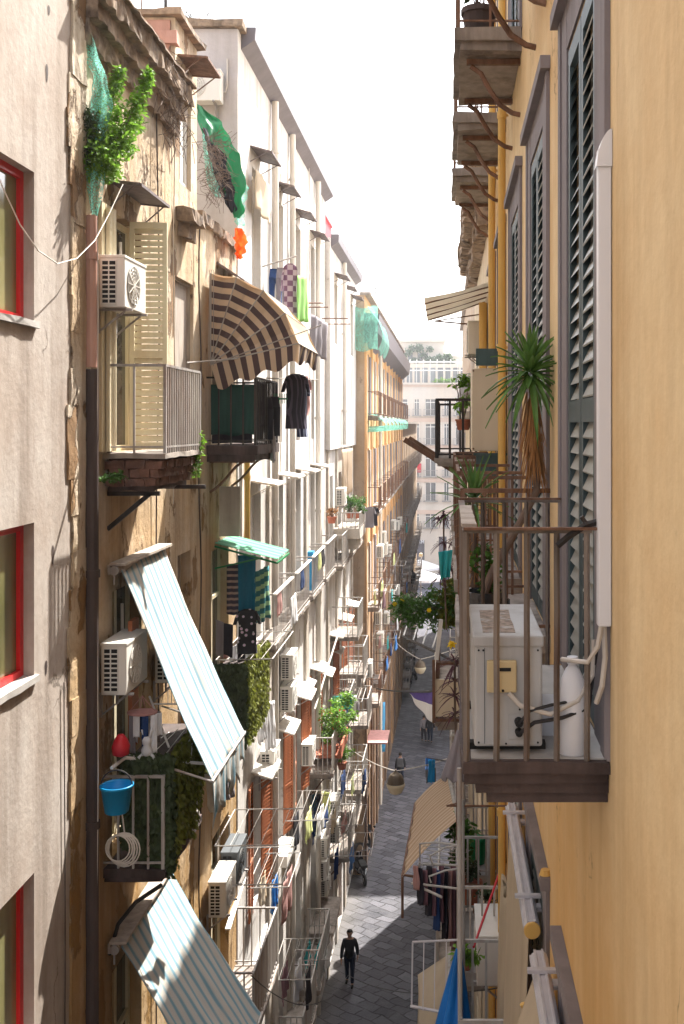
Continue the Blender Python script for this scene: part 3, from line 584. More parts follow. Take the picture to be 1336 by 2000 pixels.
# ===== orange house
E = thing('orange_house', (-3.4, 58, GZ(58)), 'long orange house with heavy dark cornice and green netting under its top balconies', 'house')
XE = -3.4; colE = [43.5+3.25*k for k in range(10)]
hE = cols(colE, .55, [(.42, 3.0), (-3.6, -1.0), (-7.6, -5.0), (-11.6, -9.0), (-15.6, -13.2)])+[(y-.8, y+.8, GZ(y)+.05, GZ(y)+2.6) for y in colE]
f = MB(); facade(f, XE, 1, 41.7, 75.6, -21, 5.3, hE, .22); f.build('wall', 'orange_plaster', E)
f = MB(); shell(f, XE, 1, 41.71, 75.6, -21, 5.3, 8); f.build('side_wall', 'brown_plaster', E)
f = MB(); f.add([(XE, 41.7, 3.3), (XE+.55, 41.5, 3.75), (XE+.62, 41.5, 4.5), (XE, 41.5, 4.55), (XE, 75.7, 3.3), (XE+.55, 75.7, 3.75), (XE+.62, 75.7, 4.5), (XE, 75.7, 4.55)], [(0, 1, 2, 3), (7, 6, 5, 4), (0, 4, 5, 1), (1, 5, 6, 2), (2, 6, 7, 3)]); f.build('cornice', 'gutter_paint', E)
f = MB(); f.box(XE-.2, XE+.25, 41.7, 75.7, 5.31, 5.42); f.build('coping', 'slab_stone', E)
for h in hE: window(E, XE, 1, h, .2, 'wood_pale' if h[2] > -12 else 'brown_wood', 'glass_dark', .09, 1, .7)
for k, y in enumerate(colE):
    for zz in (.4, -3.6, -7.6, -11.6): balcony(E, XE, 1, y-.85, y+.85, zz, .55, 'slab_stone', .2, 'iron_rust', .28, 1, False, .012)
    for zz in (.42, -3.58, -7.58):
        for sg in (-1, 1):
            f = MB(); f.box(XE+.002, XE+.06, y+sg*.85-.28, y+sg*.85+.28, zz, zz+2.5); f.build('shutter', 'wood_pale' if (k+int(zz)) % 2 else 'grey_stone', E)
f = MB()
for y in [41.95, 45.1, 48.4, 51.6, 54.9, 58.1, 61.4, 64.6, 67.9, 71.1, 74.4]: f.box(XE, XE+.09, y-.2, y+.2, -19, 3.4)
f.build('pilaster', 'orange_plaster', E)
# ===== low brown house and the ones beyond
def farhouse(name, label, X, s, y0, y1, top, wallm, c, rows, seed, rail='iron_grey', pane='glass_dark'):
    r = random.Random(seed); o = thing(name, (X, (y0+y1)/2, GZ((y0+y1)/2)), label, 'house')
    hh = [(y-.5, y+.5, a, b) for y in c for a, b in rows]
    gz = GZ(y1)-1; f = MB(); facade(f, X, s, y0, y1, gz, top, hh, .2); shell(f, X, s, y0, y1, gz, top, 7); f.build('wall', wallm, o)
    for h in hh: window(o, X, s, h, .2, r.choice(['white_paint', 'wood_pale', 'brown_wood']), pane, .08, 1, .7)
    for y in c:
        for a, b in rows: balcony(o, X, s, y-.85, y+.85, a-.02, .7, 'slab_stone', .18, rail, .18, 1, False, .014)
    f = MB(); f.box(*sorted((X-s*.3, X+s*.35)), y0, y1, top+.001, top+.16); f.build('coping', 'slab_stone', o)
    return o
farhouse('brown_house', 'low shaded brown house beyond the orange house towards the square', -3.6, 1, 75.75, 118, 0.1, 'brown_plaster', [78+3.6*k for k in range(11)], [(-3.8, -1.2), (-7.8, -5.2), (-11.8, -9.2), (-15.8, -13.2), (-19.8, -17.2)], 3)

# ===== right side: the yellow house
G = thing('yellow_house', (.7, 5, GZ(5)), 'yellow ochre house with grey stone window surrounds on the shaded side', 'house')
XR = .7; colG = [4.37+2.62*k for k in range(0, 5)]
hG = [(y+.42, y+1.54, z, z+z2) for y in colG for z, z2 in ((3.75, 3.3), (-1.45, 3.62), (-6.55, 3.1), (-11.6, 3.0))]
f = MB(); facade(f, XR, -1, -7, 17.3, -17, 10, hG, .16); shell(f, XR, -1, -7, 17.3, -17, 10, 8); f.build('wall', 'yellow_plaster', G)
for a, b, c, d in hG:
    if b < 2.5: continue
    if c > 0 and a < 8: continue
    ft = MB(); w1 = .38
    for (u0, u1, v0, v1, pr) in ((a-w1, a-.003, c, d+w1*.7, .016), (b+.003, b+w1, c, d+w1*.7, .016), (a-.002, b+.002, d+.002, d+w1*.7, .014), (a-w1-.04, b+w1+.04, d+w1*.7+.002, d+w1*.7+.09, .07), (a-w1+.003, a-w1+.12, c+.01, d+w1*.7-.004, .026), (b+w1-.12, b+w1-.003, c+.01, d+w1*.7-.004, .026)):
        ft.box(XR-pr, XR-.001, u0, u1, v0, v1)
    ft.build('window_surround', 'grey_stone', G)
    o = window(G, XR, -1, (a, b, c, d), .15, 'white_paint', 'glass_dark', .06, 1, .8, name='balcony_door')
    hw = (b-a)/2
    if a < 14: 
        shutter(G, (XR+.012, a+.02), (.005, 1), hw-.03, c+.03, d-.03, 'shutter_frame_teal', 'shutter_grey', .085, .075, True, -.9)
        shutter(G, (XR+.012, b-.02), (.005, -1), hw-.03, c+.03, d-.03, 'shutter_frame_teal', 'shutter_grey', .085, .075, True, .9)
f = MB(); f.rbox(.06, .7, 4.4, 6.2, -1.5, -1.45, .25, .006, 3); f.rbox(.07, .7, 4.43, 6.17, -1.55, -1.5, .3, .006, 2); f.rbox(.12, .7, 4.45, 6.15, -1.6, -1.55, .3, .006, 1); f.rbox(.17, .7, 4.47, 6.12, -1.65, -1.6, .3, .006)
nb = f.build('balcony', 'dark_slab', G)
f = MB(); f.rbox(.1, .69, 4.44, 6.16, -1.452, -1.444, .3, .002); f.build('deck', 'deck_top', nb)
f = MB(); xo = .08
f.bar((xo, 4.42, -.46), (.62, 4.42, -.46), .022, .014); f.bar((xo, 6.17, -.46), (.7, 6.17, -.46), .022, .014); f.bar((xo, 4.42, -.46), (xo, 6.17, -.46), .035, .014)
def wob(p, q, t, mb):
    p = Vector(p); q = Vector(q); pts = [p.lerp(q, i/6)+Vector((rnd.uniform(-.0015, .0015), rnd.uniform(-.0015, .0015), 0)) for i in range(7)]; mb.tube(pts, t, 4)
for i in range(5): x = xo+i*.13; wob((x, 4.42, -1.45), (x, 4.42, -.46), .0135, f); wob((x, 6.17, -1.45), (x, 6.17, -.46), .0125, f)
for i in range(1, 13): y = 4.42+i*1.75/13; wob((xo, y, -1.45), (xo, y, -.46), .0125, f)
rl = f.build('railing', 'iron_worn', nb)
f = MB(); f.bar((xo-.012, 4.405, -.446), (.64, 4.405, -.446), .03, .012); f.bar((xo-.012, 6.185, -.446), (.7, 6.185, -.446), .03, .012); f.build('top_rail', 'iron_rust', rl)
f = MB(); f.rbox(.062, .125, 4.46, 5.5, -.448, -.432, .1, .003); f.build('rail_board', 'wood_pale', nb)
for k in range(1, 5):
    y = colG[k]; balcony(G, XR, -1, y, y+1.8, -1.45, .64, 'slab_stone', .2, 'iron_rust', .13, 1.0, False, .011, corb=True)
for k in range(1, 5):
    y = colG[k]; bb = balcony(G, XR, -1, y+.04, y+(1.82 if k > 1 else 1.3), 3.75, .64, 'slab_stone', .2, 'iron_rust', .2, 1.0, False, .011, top=.025)
    for yy_ in (y+.3, y+(1.5 if k > 1 else 1.15)):
        f = MB(); pts = [(XR, yy_, 3.52-.52), (XR-.08, yy_, 3.52-.5), (XR-.2, yy_, 3.52-.42), (XR-.3, yy_, 3.52-.27), (XR-.38, yy_, 3.52-.12), (XR-.48, yy_, 3.52-.05)]
        f.tube(pts, .024, 6); f.bar((XR, yy_, 3.51), (XR-.52, yy_, 3.51), .05); f.build('bracket', 'iron_rust', bb)
for k in (2, 3, 4): y = [9.5, 12.26, 14.85][k-2]; balcony(G, XR, -1, y, y+1.55, -6.55, .62, 'deck_top', .2, 'iron_pale', .14, 1.0, False, .012)
for k in (2, 3, 4): y = [9.5, 12.26, 14.85][k-2]; balcony(G, XR, -1, y, y+1.55, -11.6, .62, 'deck_top', .2, 'iron_pale', .14, 1.0, False, .012)

# ===== right, farther houses
Hh = thing('cream_house', (.7, 22, GZ(22)), 'cream house with dark railed balcony just past the yellow house', 'house')
hH = [(y, y+1.1, z, z+2.6) for y in (18.2, 20.6, 24.0) for z in (-.55, -5.2, -9.8, -14)]
f = MB(); facade(f, .7, -1, 17.31, 27, -18.5, 4.3, hH, .2); shell(f, .7, -1, 17.31, 27, -18.5, 4.3, 7); f.build('wall', 'cream_plaster', Hh)
for h in hH: window(Hh, .7, -1, h, .18, 'green_wood', 'green_wood', .08, 1, .5)
f = MB()
for i in range(34): y = 17.35+i*.28; f.rbox(.3+.08*noise.noise(Vector((i*.9, 0, 0))), .72, y, y+.27, 3.9+.1*noise.noise(Vector((i, 2, 0))), 4.42, .14, .04, i); f.rbox(.5, .72, y, y+.27, 3.4, 3.92, .14, .05, i+3)
f.build('cornice', 'crumbly_stone', Hh)
bh = balcony(Hh, .7, -1, 17.4, 21.6, -.57, .93, 'slab_stone', .14, 'iron_black', .2, 1.0, False, .02, top=.045)
f = MB()
for y in (17.6, 19.6): f = MB(); f.bar((-.75, y, -.25), (.35, y, -.95), .07, .09); f.bar((.35, y, -.95), (.7, y, -1.1), .06, .08); f.build('strut', 'iron_rust', bh)
balcony(Hh, .7, -1, 18, 22.2, -5.2, .93, 'slab_stone', .18, 'iron_rust', .5, 1.0, False, .016, top=.05)
balcony(Hh, .7, -1, 18, 22.2, -9.8, .93, 'slab_stone', .18, 'iron_pale', .3, 1.0, False, .016)
Ii = farhouse('sand_house', 'sand coloured house on the shaded side beyond the cream house', .75, -1, 27.02, 43.7, .2, 'cream_plaster', [28.6+3.2*k for k in range(5)], [(-5.2, -2.6), (-9.4, -6.8), (-13.6, -11)], 5, 'iron_pale')  # roof height lowered so sun reaches the lower left walls
Jj = farhouse('shading_house', 'mostly hidden grey brown house past the opening, made tall to shade the street', 1.7, -1, 62, 120, 11, 'brown_plaster', [64+3.8*k for k in range(14)], [(2.2, 4.8), (-1.8, .8), (-5.8, -3.2), (-9.8, -7.2), (-13.8, -11.2), (-17.8, -15.2)], 6)  # mostly hidden; height and setback shaped to shade the orange house and road

# ===== building closing the street
FB = thing('apartment_block', (-4, 156, GZ(150)), 'pale apartment block closing the end of the street with a planted roof terrace', 'building')
yF = 156.0; k = yF/2000
hF = []
for c, wd in ((814, 10), (841, 21), (872, 10), (786, 21), (760, 10), (900, 21), (932, 10), (965, 21)):
    for top, bot in ((780, 811), (828, 868), (890, 930), (937, 978), (1003, 1030)):
        x = (c-875)*k; hF.append((x-wd*k/2, x+wd*k/2, (830-bot)*k, (830-top)*k))
def yfacade(mb, y, x0, x1, z0, z1, holes, depth):
    Xs = sorted({x0, x1, *[h[0] for h in holes], *[h[1] for h in holes]}); Zs = sorted({z0, z1, *[h[2] for h in holes], *[h[3] for h in holes]})
    for a, b in zip(Xs[:-1], Xs[1:]):
        for c, d in zip(Zs[:-1], Zs[1:]):
            if any(h[0] < (a+b)/2 < h[1] and h[2] < (c+d)/2 < h[3] for h in holes): continue
            mb.quad((a, y, c), (b, y, c), (b, y, d), (a, y, d))
    for a, b, c, d in holes:
        for q in ([(a, y, c), (a, y, d), (a, y+depth, d), (a, y+depth, c)], [(b, y, d), (b, y, c), (b, y+depth, c), (b, y+depth, d)], [(a, y, d), (b, y, d), (b, y+depth, d), (a, y+depth, d)], [(b, y, c), (a, y, c), (a, y+depth, c), (b, y+depth, c)]): mb.quad(*q)
door = [((846-875)*k-.9, (846-875)*k+1.1, GZ(150), GZ(150)+5), ((812-875)*k-.9, (812-875)*k+3.2-.9, GZ(150), GZ(150)+5.6)]
door = [((857-875)*k, (862-875)*k+.8, GZ(150), (830-1048)*k), ((808-875)*k, (829-875)*k, GZ(150), (830-1062)*k)]
f = MB(); zt = (830-748)*k; yfacade(f, yF, -18, 12, GZ(150), zt, hF+door, .4)
for q in ([(-18, yF, zt), (12, yF, zt), (12, yF+14, zt), (-18, yF+14, zt)], [(-18, yF, GZ(150)), (-18, yF, zt), (-18, yF+14, zt), (-18, yF+14, GZ(150))], [(12, yF, zt), (12, yF, GZ(150)), (12, yF+14, GZ(150)), (12, yF+14, zt)]): f.quad(*q)
f.build('wall', 'far_plaster', FB)
for a, b, c, d in hF:
    f = MB(); f.box(a, a+.08, yF+.25, yF+.32, c, d); f.box(b-.08, b, yF+.25, yF+.32, c, d); f.box((a+b)/2-.05, (a+b)/2+.05, yF+.25, yF+.32, c, d); f.box(a, b, yF+.24, yF+.33, d-.5, d-.4); w_ = f.build('window', 'white_paint', FB)
    f = MB(); f.box(a, b, yF+.33, yF+.38, c, d); f.build('pane', 'glass_grey', w_)
    f = MB(); f.box(a-.3, b+.3, yF-.5, yF-.01, c-.14, c)
    for i in range(11): x = a-.28+(b-a+.56)*i/10; f.box(x-.015, x+.015, yF-.48, yF-.45, c, c+.9)
    f.box(a-.3, b+.3, yF-.49, yF-.44, c+.88, c+.94); f.build('window_balcony', 'iron_grey', FB)
for a, b, c, d in door: f = MB(); f.box(a, b, yF+.3, yF+.36, c, d); f.build('street_door', 'gutter_paint', FB)
for py in (752, 872, 820, 1000, 938): f = MB(); z = (830-py)*k; f.box(-18, 12, yF-.16, yF-.005, z-.3, z+.3); f.build('string_course', 'pink_band', FB)
f = MB(); f.box(-18, 12, yF+3.2, yF+13, zt, (830-708)*k); 
f.box(-18, 12, yF-.5, yF+.1, zt-.25, zt+.0); f.build('terrace_storey', 'far_plaster', FB)
f = MB()
for i in range(14): x = -8+i*1.05; f.box(x, x+.06, yF+.4, yF+.46, zt, (830-706)*k); f.bar((x+.03, yF+.42, (830-708)*k), (x+.03, yF+3, (830-700)*k), .06)
f.box(-8, 6, yF+.38, yF+.44, (830-724)*k, (830-722)*k); f.box(-8, 6, yF+.38, yF+.44, (830-708)*k, (830-705)*k); f.build('pergola', 'white_paint', FB)
f = MB()
for i in range(11): x = -7.6+i*1.2; f.box(x, x+.85, yF+3.12, yF+3.19, zt+.2, (830-716)*k)
f.build('terrace_window', 'glass_grey', FB)
f = MB(); f.box(-8.5, -.6, yF+6, yF+12, (830-708)*k, (830-662)*k); f.box(-8.8, -.2, yF+5.6, yF+12.4, (830-662)*k, (830-656)*k)
f.add([(-3.2, yF+5.5, (830-680)*k), (2.5, yF+5.5, (830-692)*k), (2.5, yF+12, (830-692)*k), (-3.2, yF+12, (830-664)*k), (-3.2, yF+5.5, (830-706)*k), (2.5, yF+5.5, (830-706)*k)], [(0, 1, 2, 3), (0, 4, 5, 1)])
f.box(-3.3, -2.5, yF+7, yF+8, (830-656)*k, (830-650)*k); f.build('penthouse', 'pink_plaster' if False else 'far_plaster', FB)
f = MB()
for i in range(5): x = -7.8+i*1.5; f.box(x, x+.7, yF+5.93, yF+5.99, (830-703)*k, (830-684)*k)
f.build('penthouse_window', 'glass_dark', FB)
# shop sign over the street door: red patch and white letters
sg = thing('shop_sign', ((818-875)*k, yF-.2, (830-1062)*k), 'red and white shop sign over the dark entrance of the pale apartment block', 'sign')
f = MB(); f.box((808-875)*k, (812-875)*k, yF-.3, yF-.2, (830-1062)*k, (830-1055)*k); f.build('sign_panel', 'sign_red', sg)
f = MB(); f.box((812-875)*k, (829-875)*k, yF-.3, yF-.2, (830-1062)*k, (830-1055)*k); f.build('letter_board', 'gutter_paint', sg)


f = MB(); zA = (830-1061)*k; Hh_ = .52
for a_, b_ in (((-4.7, 0), (-4.45, 1)), ((-4.45, 1), (-4.2, 0)), ((-4.58, .4), (-4.32, .4)), ((-4.05, 0), (-4.05, 1)), ((-4.05, 1), (-3.88, .35)), ((-3.88, .35), (-3.71, 1)), ((-3.71, 1), (-3.71, 0))):
    f.bar((a_[0], yF-.32, zA+a_[1]*Hh_), (b_[0], yF-.32, zA+b_[1]*Hh_), .07, .05)
f.build('lettering', 'sign_white', sg)

# air between here and the far end of the street
hz = bpy.data.materials.new('air'); hz.use_nodes = True; nt = hz.node_tree; nt.nodes.remove(nt.nodes['Principled BSDF'])
pv = nt.nodes.new('ShaderNodeVolumePrincipled'); pv.inputs['Density'].default_value = .0007; pv.inputs['Color'].default_value = (.93, .95, 1, 1); pv.inputs['Anisotropy'].default_value = .3
nt.links.new(pv.outputs[0], nt.nodes['Material Output'].inputs['Volume']); M['air'] = hz
f = MB(); f.box(-45, 45, -40, 185, -26, 24); tag(f.build('haze', 'air'), 'thin pale haze filling the street', None, None, 'stuff')
# ------------------------------------------------------------------ AC units: one of each kind, then copies
def make_ac(name, label, dark=False, loc=(0, 0, 0)):
    # back against the wall at x = 0, long side along y (0..0.8), fan looks along +x, foot at z = 0
    t = thing(name, loc, label, 'air conditioner', 'outdoor cooling units on the walls'); L = Vector(loc); x, y, z = L
    body = 'ac_dark' if dark else 'ac_white'
    f = MB(); f.box(x+.05, x+.33, y, y+.8, z+.03, z+.6); c = f.build('casing', body, t, bevel=.012)
    f = MB(); f.box(x+.042, x+.338, y-.008, y+.808, z+.575, z+.61); f.build('lid', body, c, bevel=.006)
    f = MB(); f.box(x+.085, x+.235, y-.004, y+.01, z+.07, z+.54); f.build('grille_recess', 'black_grille', c)
    f = MB()
    for i in range(9): zz = z+.07+i*.0525; f.box(x+.08, x+.24, y-.012, y-.004, zz-.008, zz+.008)
    f.box(x+.152, x+.165, y-.013, y-.004, z+.07, z+.54); f.box(x+.076, x+.086, y-.012, y-.003, z+.06, z+.55); f.box(x+.234, x+.244, y-.012, y-.003, z+.06, z+.55)
    f.build('side_grille', body, c)
    f = MB(); f.lathe((x+.331, y+.32, z+.31), [(.22, 0), (.225, .006), (.2, .008)], 20, 0); g_ = f.build('fan_recess', 'fan_grey', c)
    f = MB()
    for q in range(5): r_ = .05+q*.042; f.tube([(x+.342, y+.32+r_*math.cos(a*.3927), z+.31+r_*math.sin(a*.3927)) for a in range(17)], .004, 3, cap=False)
    for q in range(6): a = q*math.pi/6; f.bar((x+.343, y+.32-.22*math.cos(a), z+.31-.22*math.sin(a)), (x+.343, y+.32+.22*math.cos(a), z+.31+.22*math.sin(a)), .008)
    f.build('fan_grille', body, g_)
    for yy_ in (.12, .68):
        f = MB(); f.bar((x, y+yy_, z+.015), (x+.38, y+yy_, z+.015), .035, .025); f.bar((x+.01, y+yy_, z+.01), (x+.01, y+yy_, z-.25), .03); f.bar((x+.02, y+yy_, z-.22), (x+.3, y+yy_, z), .02); f.build('bracket', 'iron_grey', t)
    f = MB(); f.tube([(x+.06, y+.7, z+.3), (x+.02, y+.83, z+.28), (x+.015, y+.86, z+.4), (x+.01, y+.86, z+.9)], .018, 6); f.build('hose', 'cable', t)
    return t
AC0 = make_ac('air_conditioner', 'cream cooling unit beside the pink drainpipe, above the cream shuttered balcony', loc=(-3.9, 11.3, 1.27))
ACD = make_ac('air_conditioner', 'dark grey cooling unit behind the sunlit white one near the lower striped awning', True, (-3.9, 17.35, -7.85))
acs = [((-3.9, 11.36, -3.03), 'white cooling unit with black side grille beside the upper blue striped awning'),
       ((-3.9, 13.45, -3.42), 'cooling unit half hidden behind the upper blue striped awning'),
       ((-3.9, 16.45, -7.95), 'white cooling unit hung in full sun right of the lower blue striped awning'),
       ((-3.9, 23.55, -5.9), 'upper of two stacked pale cooling units beside the ivy screened balcony'),
       ((-3.9, 23.5, -6.62), 'lower of two stacked pale cooling units beside the ivy screened balcony'),
       ((-3.9, 30.3, -12.85), 'cooling unit at the top left of the lower cluster by the street wall'),
       ((-3.9, 33.2, -12.8), 'cooling unit beside the hanging pale yellow cloth'),
       ((-3.9, 33.2, -13.6), 'cooling unit just under the one beside the pale yellow cloth'),
       ((-3.9, 30.1, -13.45), 'middle cooling unit of the cluster low on the white house'),
       ((-3.9, 30.4, -14.05), 'lowest cooling unit of the cluster standing on a dark slab'),
       ((-3.74, 33.7, -2.7), 'cooling unit with black front under the overhang of the narrow white house'),
       ((-3.4, 41.2, -10.2), 'cooling unit near the corner where the orange house starts'),
       ((-3.4, 47.0, -9.2), 'small far cooling unit low on the orange house before its second window column'),
       ((-3.4, 50.5, -5.9), 'far cooling unit halfway up the orange house'),
       ((-3.4, 53.3, -10.4), 'far cooling unit in shade low on the orange house'),
       ((-3.4, 60.0, -6.2), 'far cooling unit on the shaded end of the orange house'),
       ((-3.9, 26.9, -9.0), 'cooling unit between the red louvred shutters of the white house'),
       ((-3.9, 21.0, -7.3), 'cooling unit under the leaning white boards left of the red shutters')]
for p, l in acs: dup(AC0, p, l)
a_ = dup(AC0, (-4.95, 18.98, 5.88), 'pale blue white cooling unit high on the bare side wall above the ochre house roof', rz=R(-90))
dup(AC0, (.68, 18.55, 1.2), 'cooling unit on the cream house under the flat cream canopy', rz=R(180))
ow = ['first', 'second', 'third', 'fourth', 'fifth', 'sixth', 'seventh', 'eighth', 'ninth', 'tenth']
ra = random.Random(11)
for k in range(9):
    for zz, rn in ((-6.6, 'third'), (-10.4, 'fourth')):
        if k > 0 and ra.random() < .5: dup(AC0, (-3.4, colE[k]+1.0+ra.uniform(0, .35), zz+ra.uniform(-.5, .4)), 'small far cooling unit after the '+ow[k]+' window column, '+rn+' storey down the orange house', sc=(1.1, 1, 1))
dup(AC0, (.66, 12.6, -6.5), 'cooling unit standing on the second lower balcony of the yellow house', rz=R(180))
# big unit on the near balcony
nac = thing('air_conditioner', (.22, 4.72, -1.45), 'large white cooling unit with beige service cover standing on the nearest balcony', 'air conditioner', 'outdoor cooling units on the walls')
x0, y0 = .115, 4.5
f = MB(); f.box(x0, x0+.3, y0, y0+.78, -1.415, -.93); cs = f.build('casing', 'ac_grey', nac, bevel=.012)
f = MB(); f.box(x0-.006, x0+.306, y0-.008, y0+.79, -.975, -.925); f.build('lid', 'ac_grey', cs, bevel=.008)
f = MB(); f.box(x0+.055, x0+.185, y0-.03, y0-.002, -1.17, -1.03); f.build('service_cover', 'beige_plastic', cs, bevel=.006)
f = MB(); f.box(x0+.1, x0+.16, y0-.034, y0-.029, -1.075, -1.06); f.lathe((x0+.125, y0-.034, -1.16), [(.006, 0), (.006, .004)], 10, 1)
for (u, v) in ((.02, -.99), (.04, -.99), (.28, -.99), (.02, -1.395), (.28, -1.395), (.14, -1.4), (.2, -1.25), (.16, -1.29)): f.lathe((x0+u, y0-.004, v), [(.0045, 0), (.0045, .004)], 8, 1)
f.box(x0+.045, x0+.047, y0-.003, y0, -1.4, -.98); f.build('screw', 'black_grille', cs)
f = MB(); f.box(x0+.15, x0+.245, y0-.006, y0-.001, -1.38, -1.27); f.build('valve_plate', 'ac_grey', cs, bevel=.003)
f = MB(); f.lathe((x0+.195, y0-.045, -1.3), [(.018, 0), (.02, .045)], 10, 1); f.lathe((x0+.195, y0-.045, -1.345), [(.015, 0), (.018, .045)], 10, 1); f.build('valve', 'black_grille', cs)
for u in (.06, .7): f = MB(); f.box(x0-.02, x0+.32, y0+u, y0+u+.05, -1.446, -1.414); f.build('foot', 'rubber', nac)
f = MB()
f.tube([(x0+.15, y0-.035, -1.17), (x0+.2, y0-.05, -1.22), (x0+.33, y0-.06, -1.255), (x0+.45, y0-.04, -1.2), (x0+.52, y0+.0, -1.1), (x0+.53, y0+.02, -1.02), (x0+.53, y0+.03, -.95)], .011, 8); f.build('hose', 'cable', nac)
f = MB(); f.tube([(x0+.195, y0-.04, -1.3), (x0+.24, y0-.06, -1.24), (x0+.33, y0-.06, -1.215), (x0+.5, y0-.0, -1.2), (x0+.53, y0+.02, -1.0)], .007, 6); f.tube([(x0+.195, y0-.04, -1.345), (x0+.26, y0-.06, -1.29), (x0+.38, y0-.06, -1.27), (x0+.5, y0-.02, -1.24), (x0+.54, y0+.02, -1.0)], .009, 6); f.build('cable', 'cable_dark', nac)
# trunking
t = thing('cable_trunking', (.66, 4.45, -.85), 'pale lilac plastic trunking with curved cap running down the yellow wall', 'trunking')
f = MB(); f.box(.64, .697, 4.36, 4.42, -.86, 1.18); f.build('channel', 'white_plastic', t, bevel=.006)
f = MB(); f.grid(lambda u, v: (.632+.066*v, 4.352+.076*u, 1.10+.16*math.sin(v*math.pi/2)**.6), 2, 10); f.grid(lambda u, v: (.632+.066*v, 4.352, 1.10+u*.16*math.sin(v*math.pi/2)**.6), 4, 10); f.build('cap', 'white_plastic', t)
f = MB(); f.tube([(.67, 4.4, -.86), (.675, 4.4, -1.0), (.66, 4.39, -1.12), (.64, 4.42, -1.2)], .012, 6); f.tube([(.655, 4.38, -.86), (.64, 4.38, -.95), (.6, 4.4, -1.02), (.5, 4.5, -1.03)], .011, 6); f.build('hose', 'cable', t)
# jug
j = thing('plastic_jug', (.53, 4.62, -1.45), 'tall white plastic jug with sloping shoulders beside the cooling unit on the nearest balcony', 'jug')
f = MB(); f.lathe((.548, 4.51, -1.447), [(.058, 0), (.065, .01), (.065, .22), (.062, .27), (.05, .33), (.03, .375), (.02, .385), (.02, .395)], 20, 2, .9); f.build('body', 'white_plastic', j, smooth=True)
f = MB(); f.lathe((.548, 4.51, -1.05), [(.024, 0), (.024, .03)], 14); f.build('lid', 'white_plastic', j)
f = MB(); f.rbox(.36, .52, 4.75, 4.95, -1.445, -1.3, .1, .003); tag(f.build('storage_box', 'white_plastic'), 'low white box behind the jug on the nearest balcony', 'box')
f = MB(); f.tube([(.47, 4.4, -.52), (.52, 4.41, -.48), (.6, 4.42, -.43), (.69, 4.43, -.41)], .016, 6); f.bar((.6, 4.42, -.43), (.575, 4.42, -.395), .018); f.box(.67, .699, 4.41, 4.45, -.45, -.385); tag(f.build('rail_clamp', 'iron_black'), 'black iron clamp tying the nearest balcony rail to the yellow wall', 'clamp')

# ------------------------------------------------------------------ drainpipes and cables
downpipe(-3.93, 10.86 if False else 11.02, .62, 2.25, .062, 'pipe_pink', 'faded pink drainpipe section beside the hanging green net')
downpipe(-3.93, 11.02, -16.3, .6, .07, 'pipe_dark', 'sooty dark drainpipe running down between the grey plaster house and ochre house')
downpipe(XL+.0, 22.5, -16.8, 7.1, .075, 'pipe_pale', 'first pale drainpipe of the white house, starting under the gutter')
downpipe(XL+.0, 25.05, -16.8, 7.1, .07, 'pipe_pale', 'second pale drainpipe of the white house')
downpipe(XL+.0, 29.9, -17.2, 7.1, .08, 'pipe_pale', 'third pale drainpipe of the white house near its far corner')
downpipe(XL+.16, 36.0, -.7, 5.7, .075, 'pipe_pale', 'pale drainpipe on the overhang of the narrow white house')
downpipe(XE, 49.95, -18.5, 3.4, .08, 'pipe_pale', 'thin pale drainpipe on the orange house')
downpipe(-3.9, 19.45, -2.2, -.05 if False else -.6, .055, 'pipe_yellow', 'short amber pipe with a red joint under the dark laundry balcony')
f = MB(); f.tube([(-3.815, 19.45, -.62), (-3.815, 19.45, .3)], .062, 12); tag(f.build('pipe_joint', 'pipe_orange'), 'bright red pipe sleeve just under the dark laundry balcony', 'pipe')
downpipe(.7, 11.9, -16.5, 10, .045, 'pipe_yellow', 'nearer thick yellow drainpipe on the yellow house', -1)
downpipe(.7, 14.5, -16.5, 10, .05, 'pipe_yellow', 'farther yellow drainpipe on the yellow house', -1)
downpipe(.7, 17.6, -4, 2.1, .07, 'pipe_yellow', 'short yellow pipe beside the wall mounted cabinet', -1)
def wire(name, pts, r, m, label, cat='cable'):
    f = MB(); f.tube(pts, r, 5); return tag(f.build(name, m), label, cat)
def sag(a, b, s, n=14):
    a = Vector(a); b = Vector(b); return [a.lerp(b, i/n)-Vector((0, 0, s*4*(i/n)*(1-i/n))) for i in range(n+1)]
wire('cable', [P(-20, 300, 8.6), P(5, 365, 8.7), P(40, 440, 8.9), P(75, 490, 9.2), P(112, 515, 9.6), P(150, 505, 10.2), P(185, 470, 10.7), P(212, 420, 11.2), P(240, 360, 11.7)], .006, 'cable', 'thin white cable looping from the top red window across to the tin hood')
wire('cable', [Vector((-3.77+.012*math.sin(z*1.3), 11.0, z)) for z in [2.2-i*.5 for i in range(34)]], .007, 'cable', 'thin pale cable running down over the dark drainpipe')
wire('cable', [Vector((-3.88, 10.36+.02*math.sin(z*.9), z)) for z in [-2.6-i*.6 for i in range(14)]], .006, 'pipe_dark', 'thin dark cable on the grey plaster wall between red window and pipe')
wire('cable', [Vector((-3.86+.02*math.sin(z), 13.62, z)) for z in [4.2-i*.5 for i in range(30)]], .01, 'pipe_dark', 'dark cable running down the peeling wall past the shuttered balcony')
wire('cable', [Vector((-3.85+.02*math.sin(z*2), 15.9, z)) for z in [3.2-i*.5 for i in range(24)]], .012, 'pipe_dark', 'dark cable down the peeling wall beside the attic window')
wire('cable', [Vector((-3.84, 14.35+.03*math.sin(z*2), z)) for z in [4.4-i*.5 for i in range(12)]], .008, 'cable', 'pale cable dropping from the crumbling eaves')
wire('cable', sag(P(490, 1905, 16), P(680, 1905, 26), .6)+sag(P(680, 1905, 26), P(1000, 1925, 12.5), .25)[1:], .009, 'cable_dark', 'dark cable sagging across the street above the nearest walker')
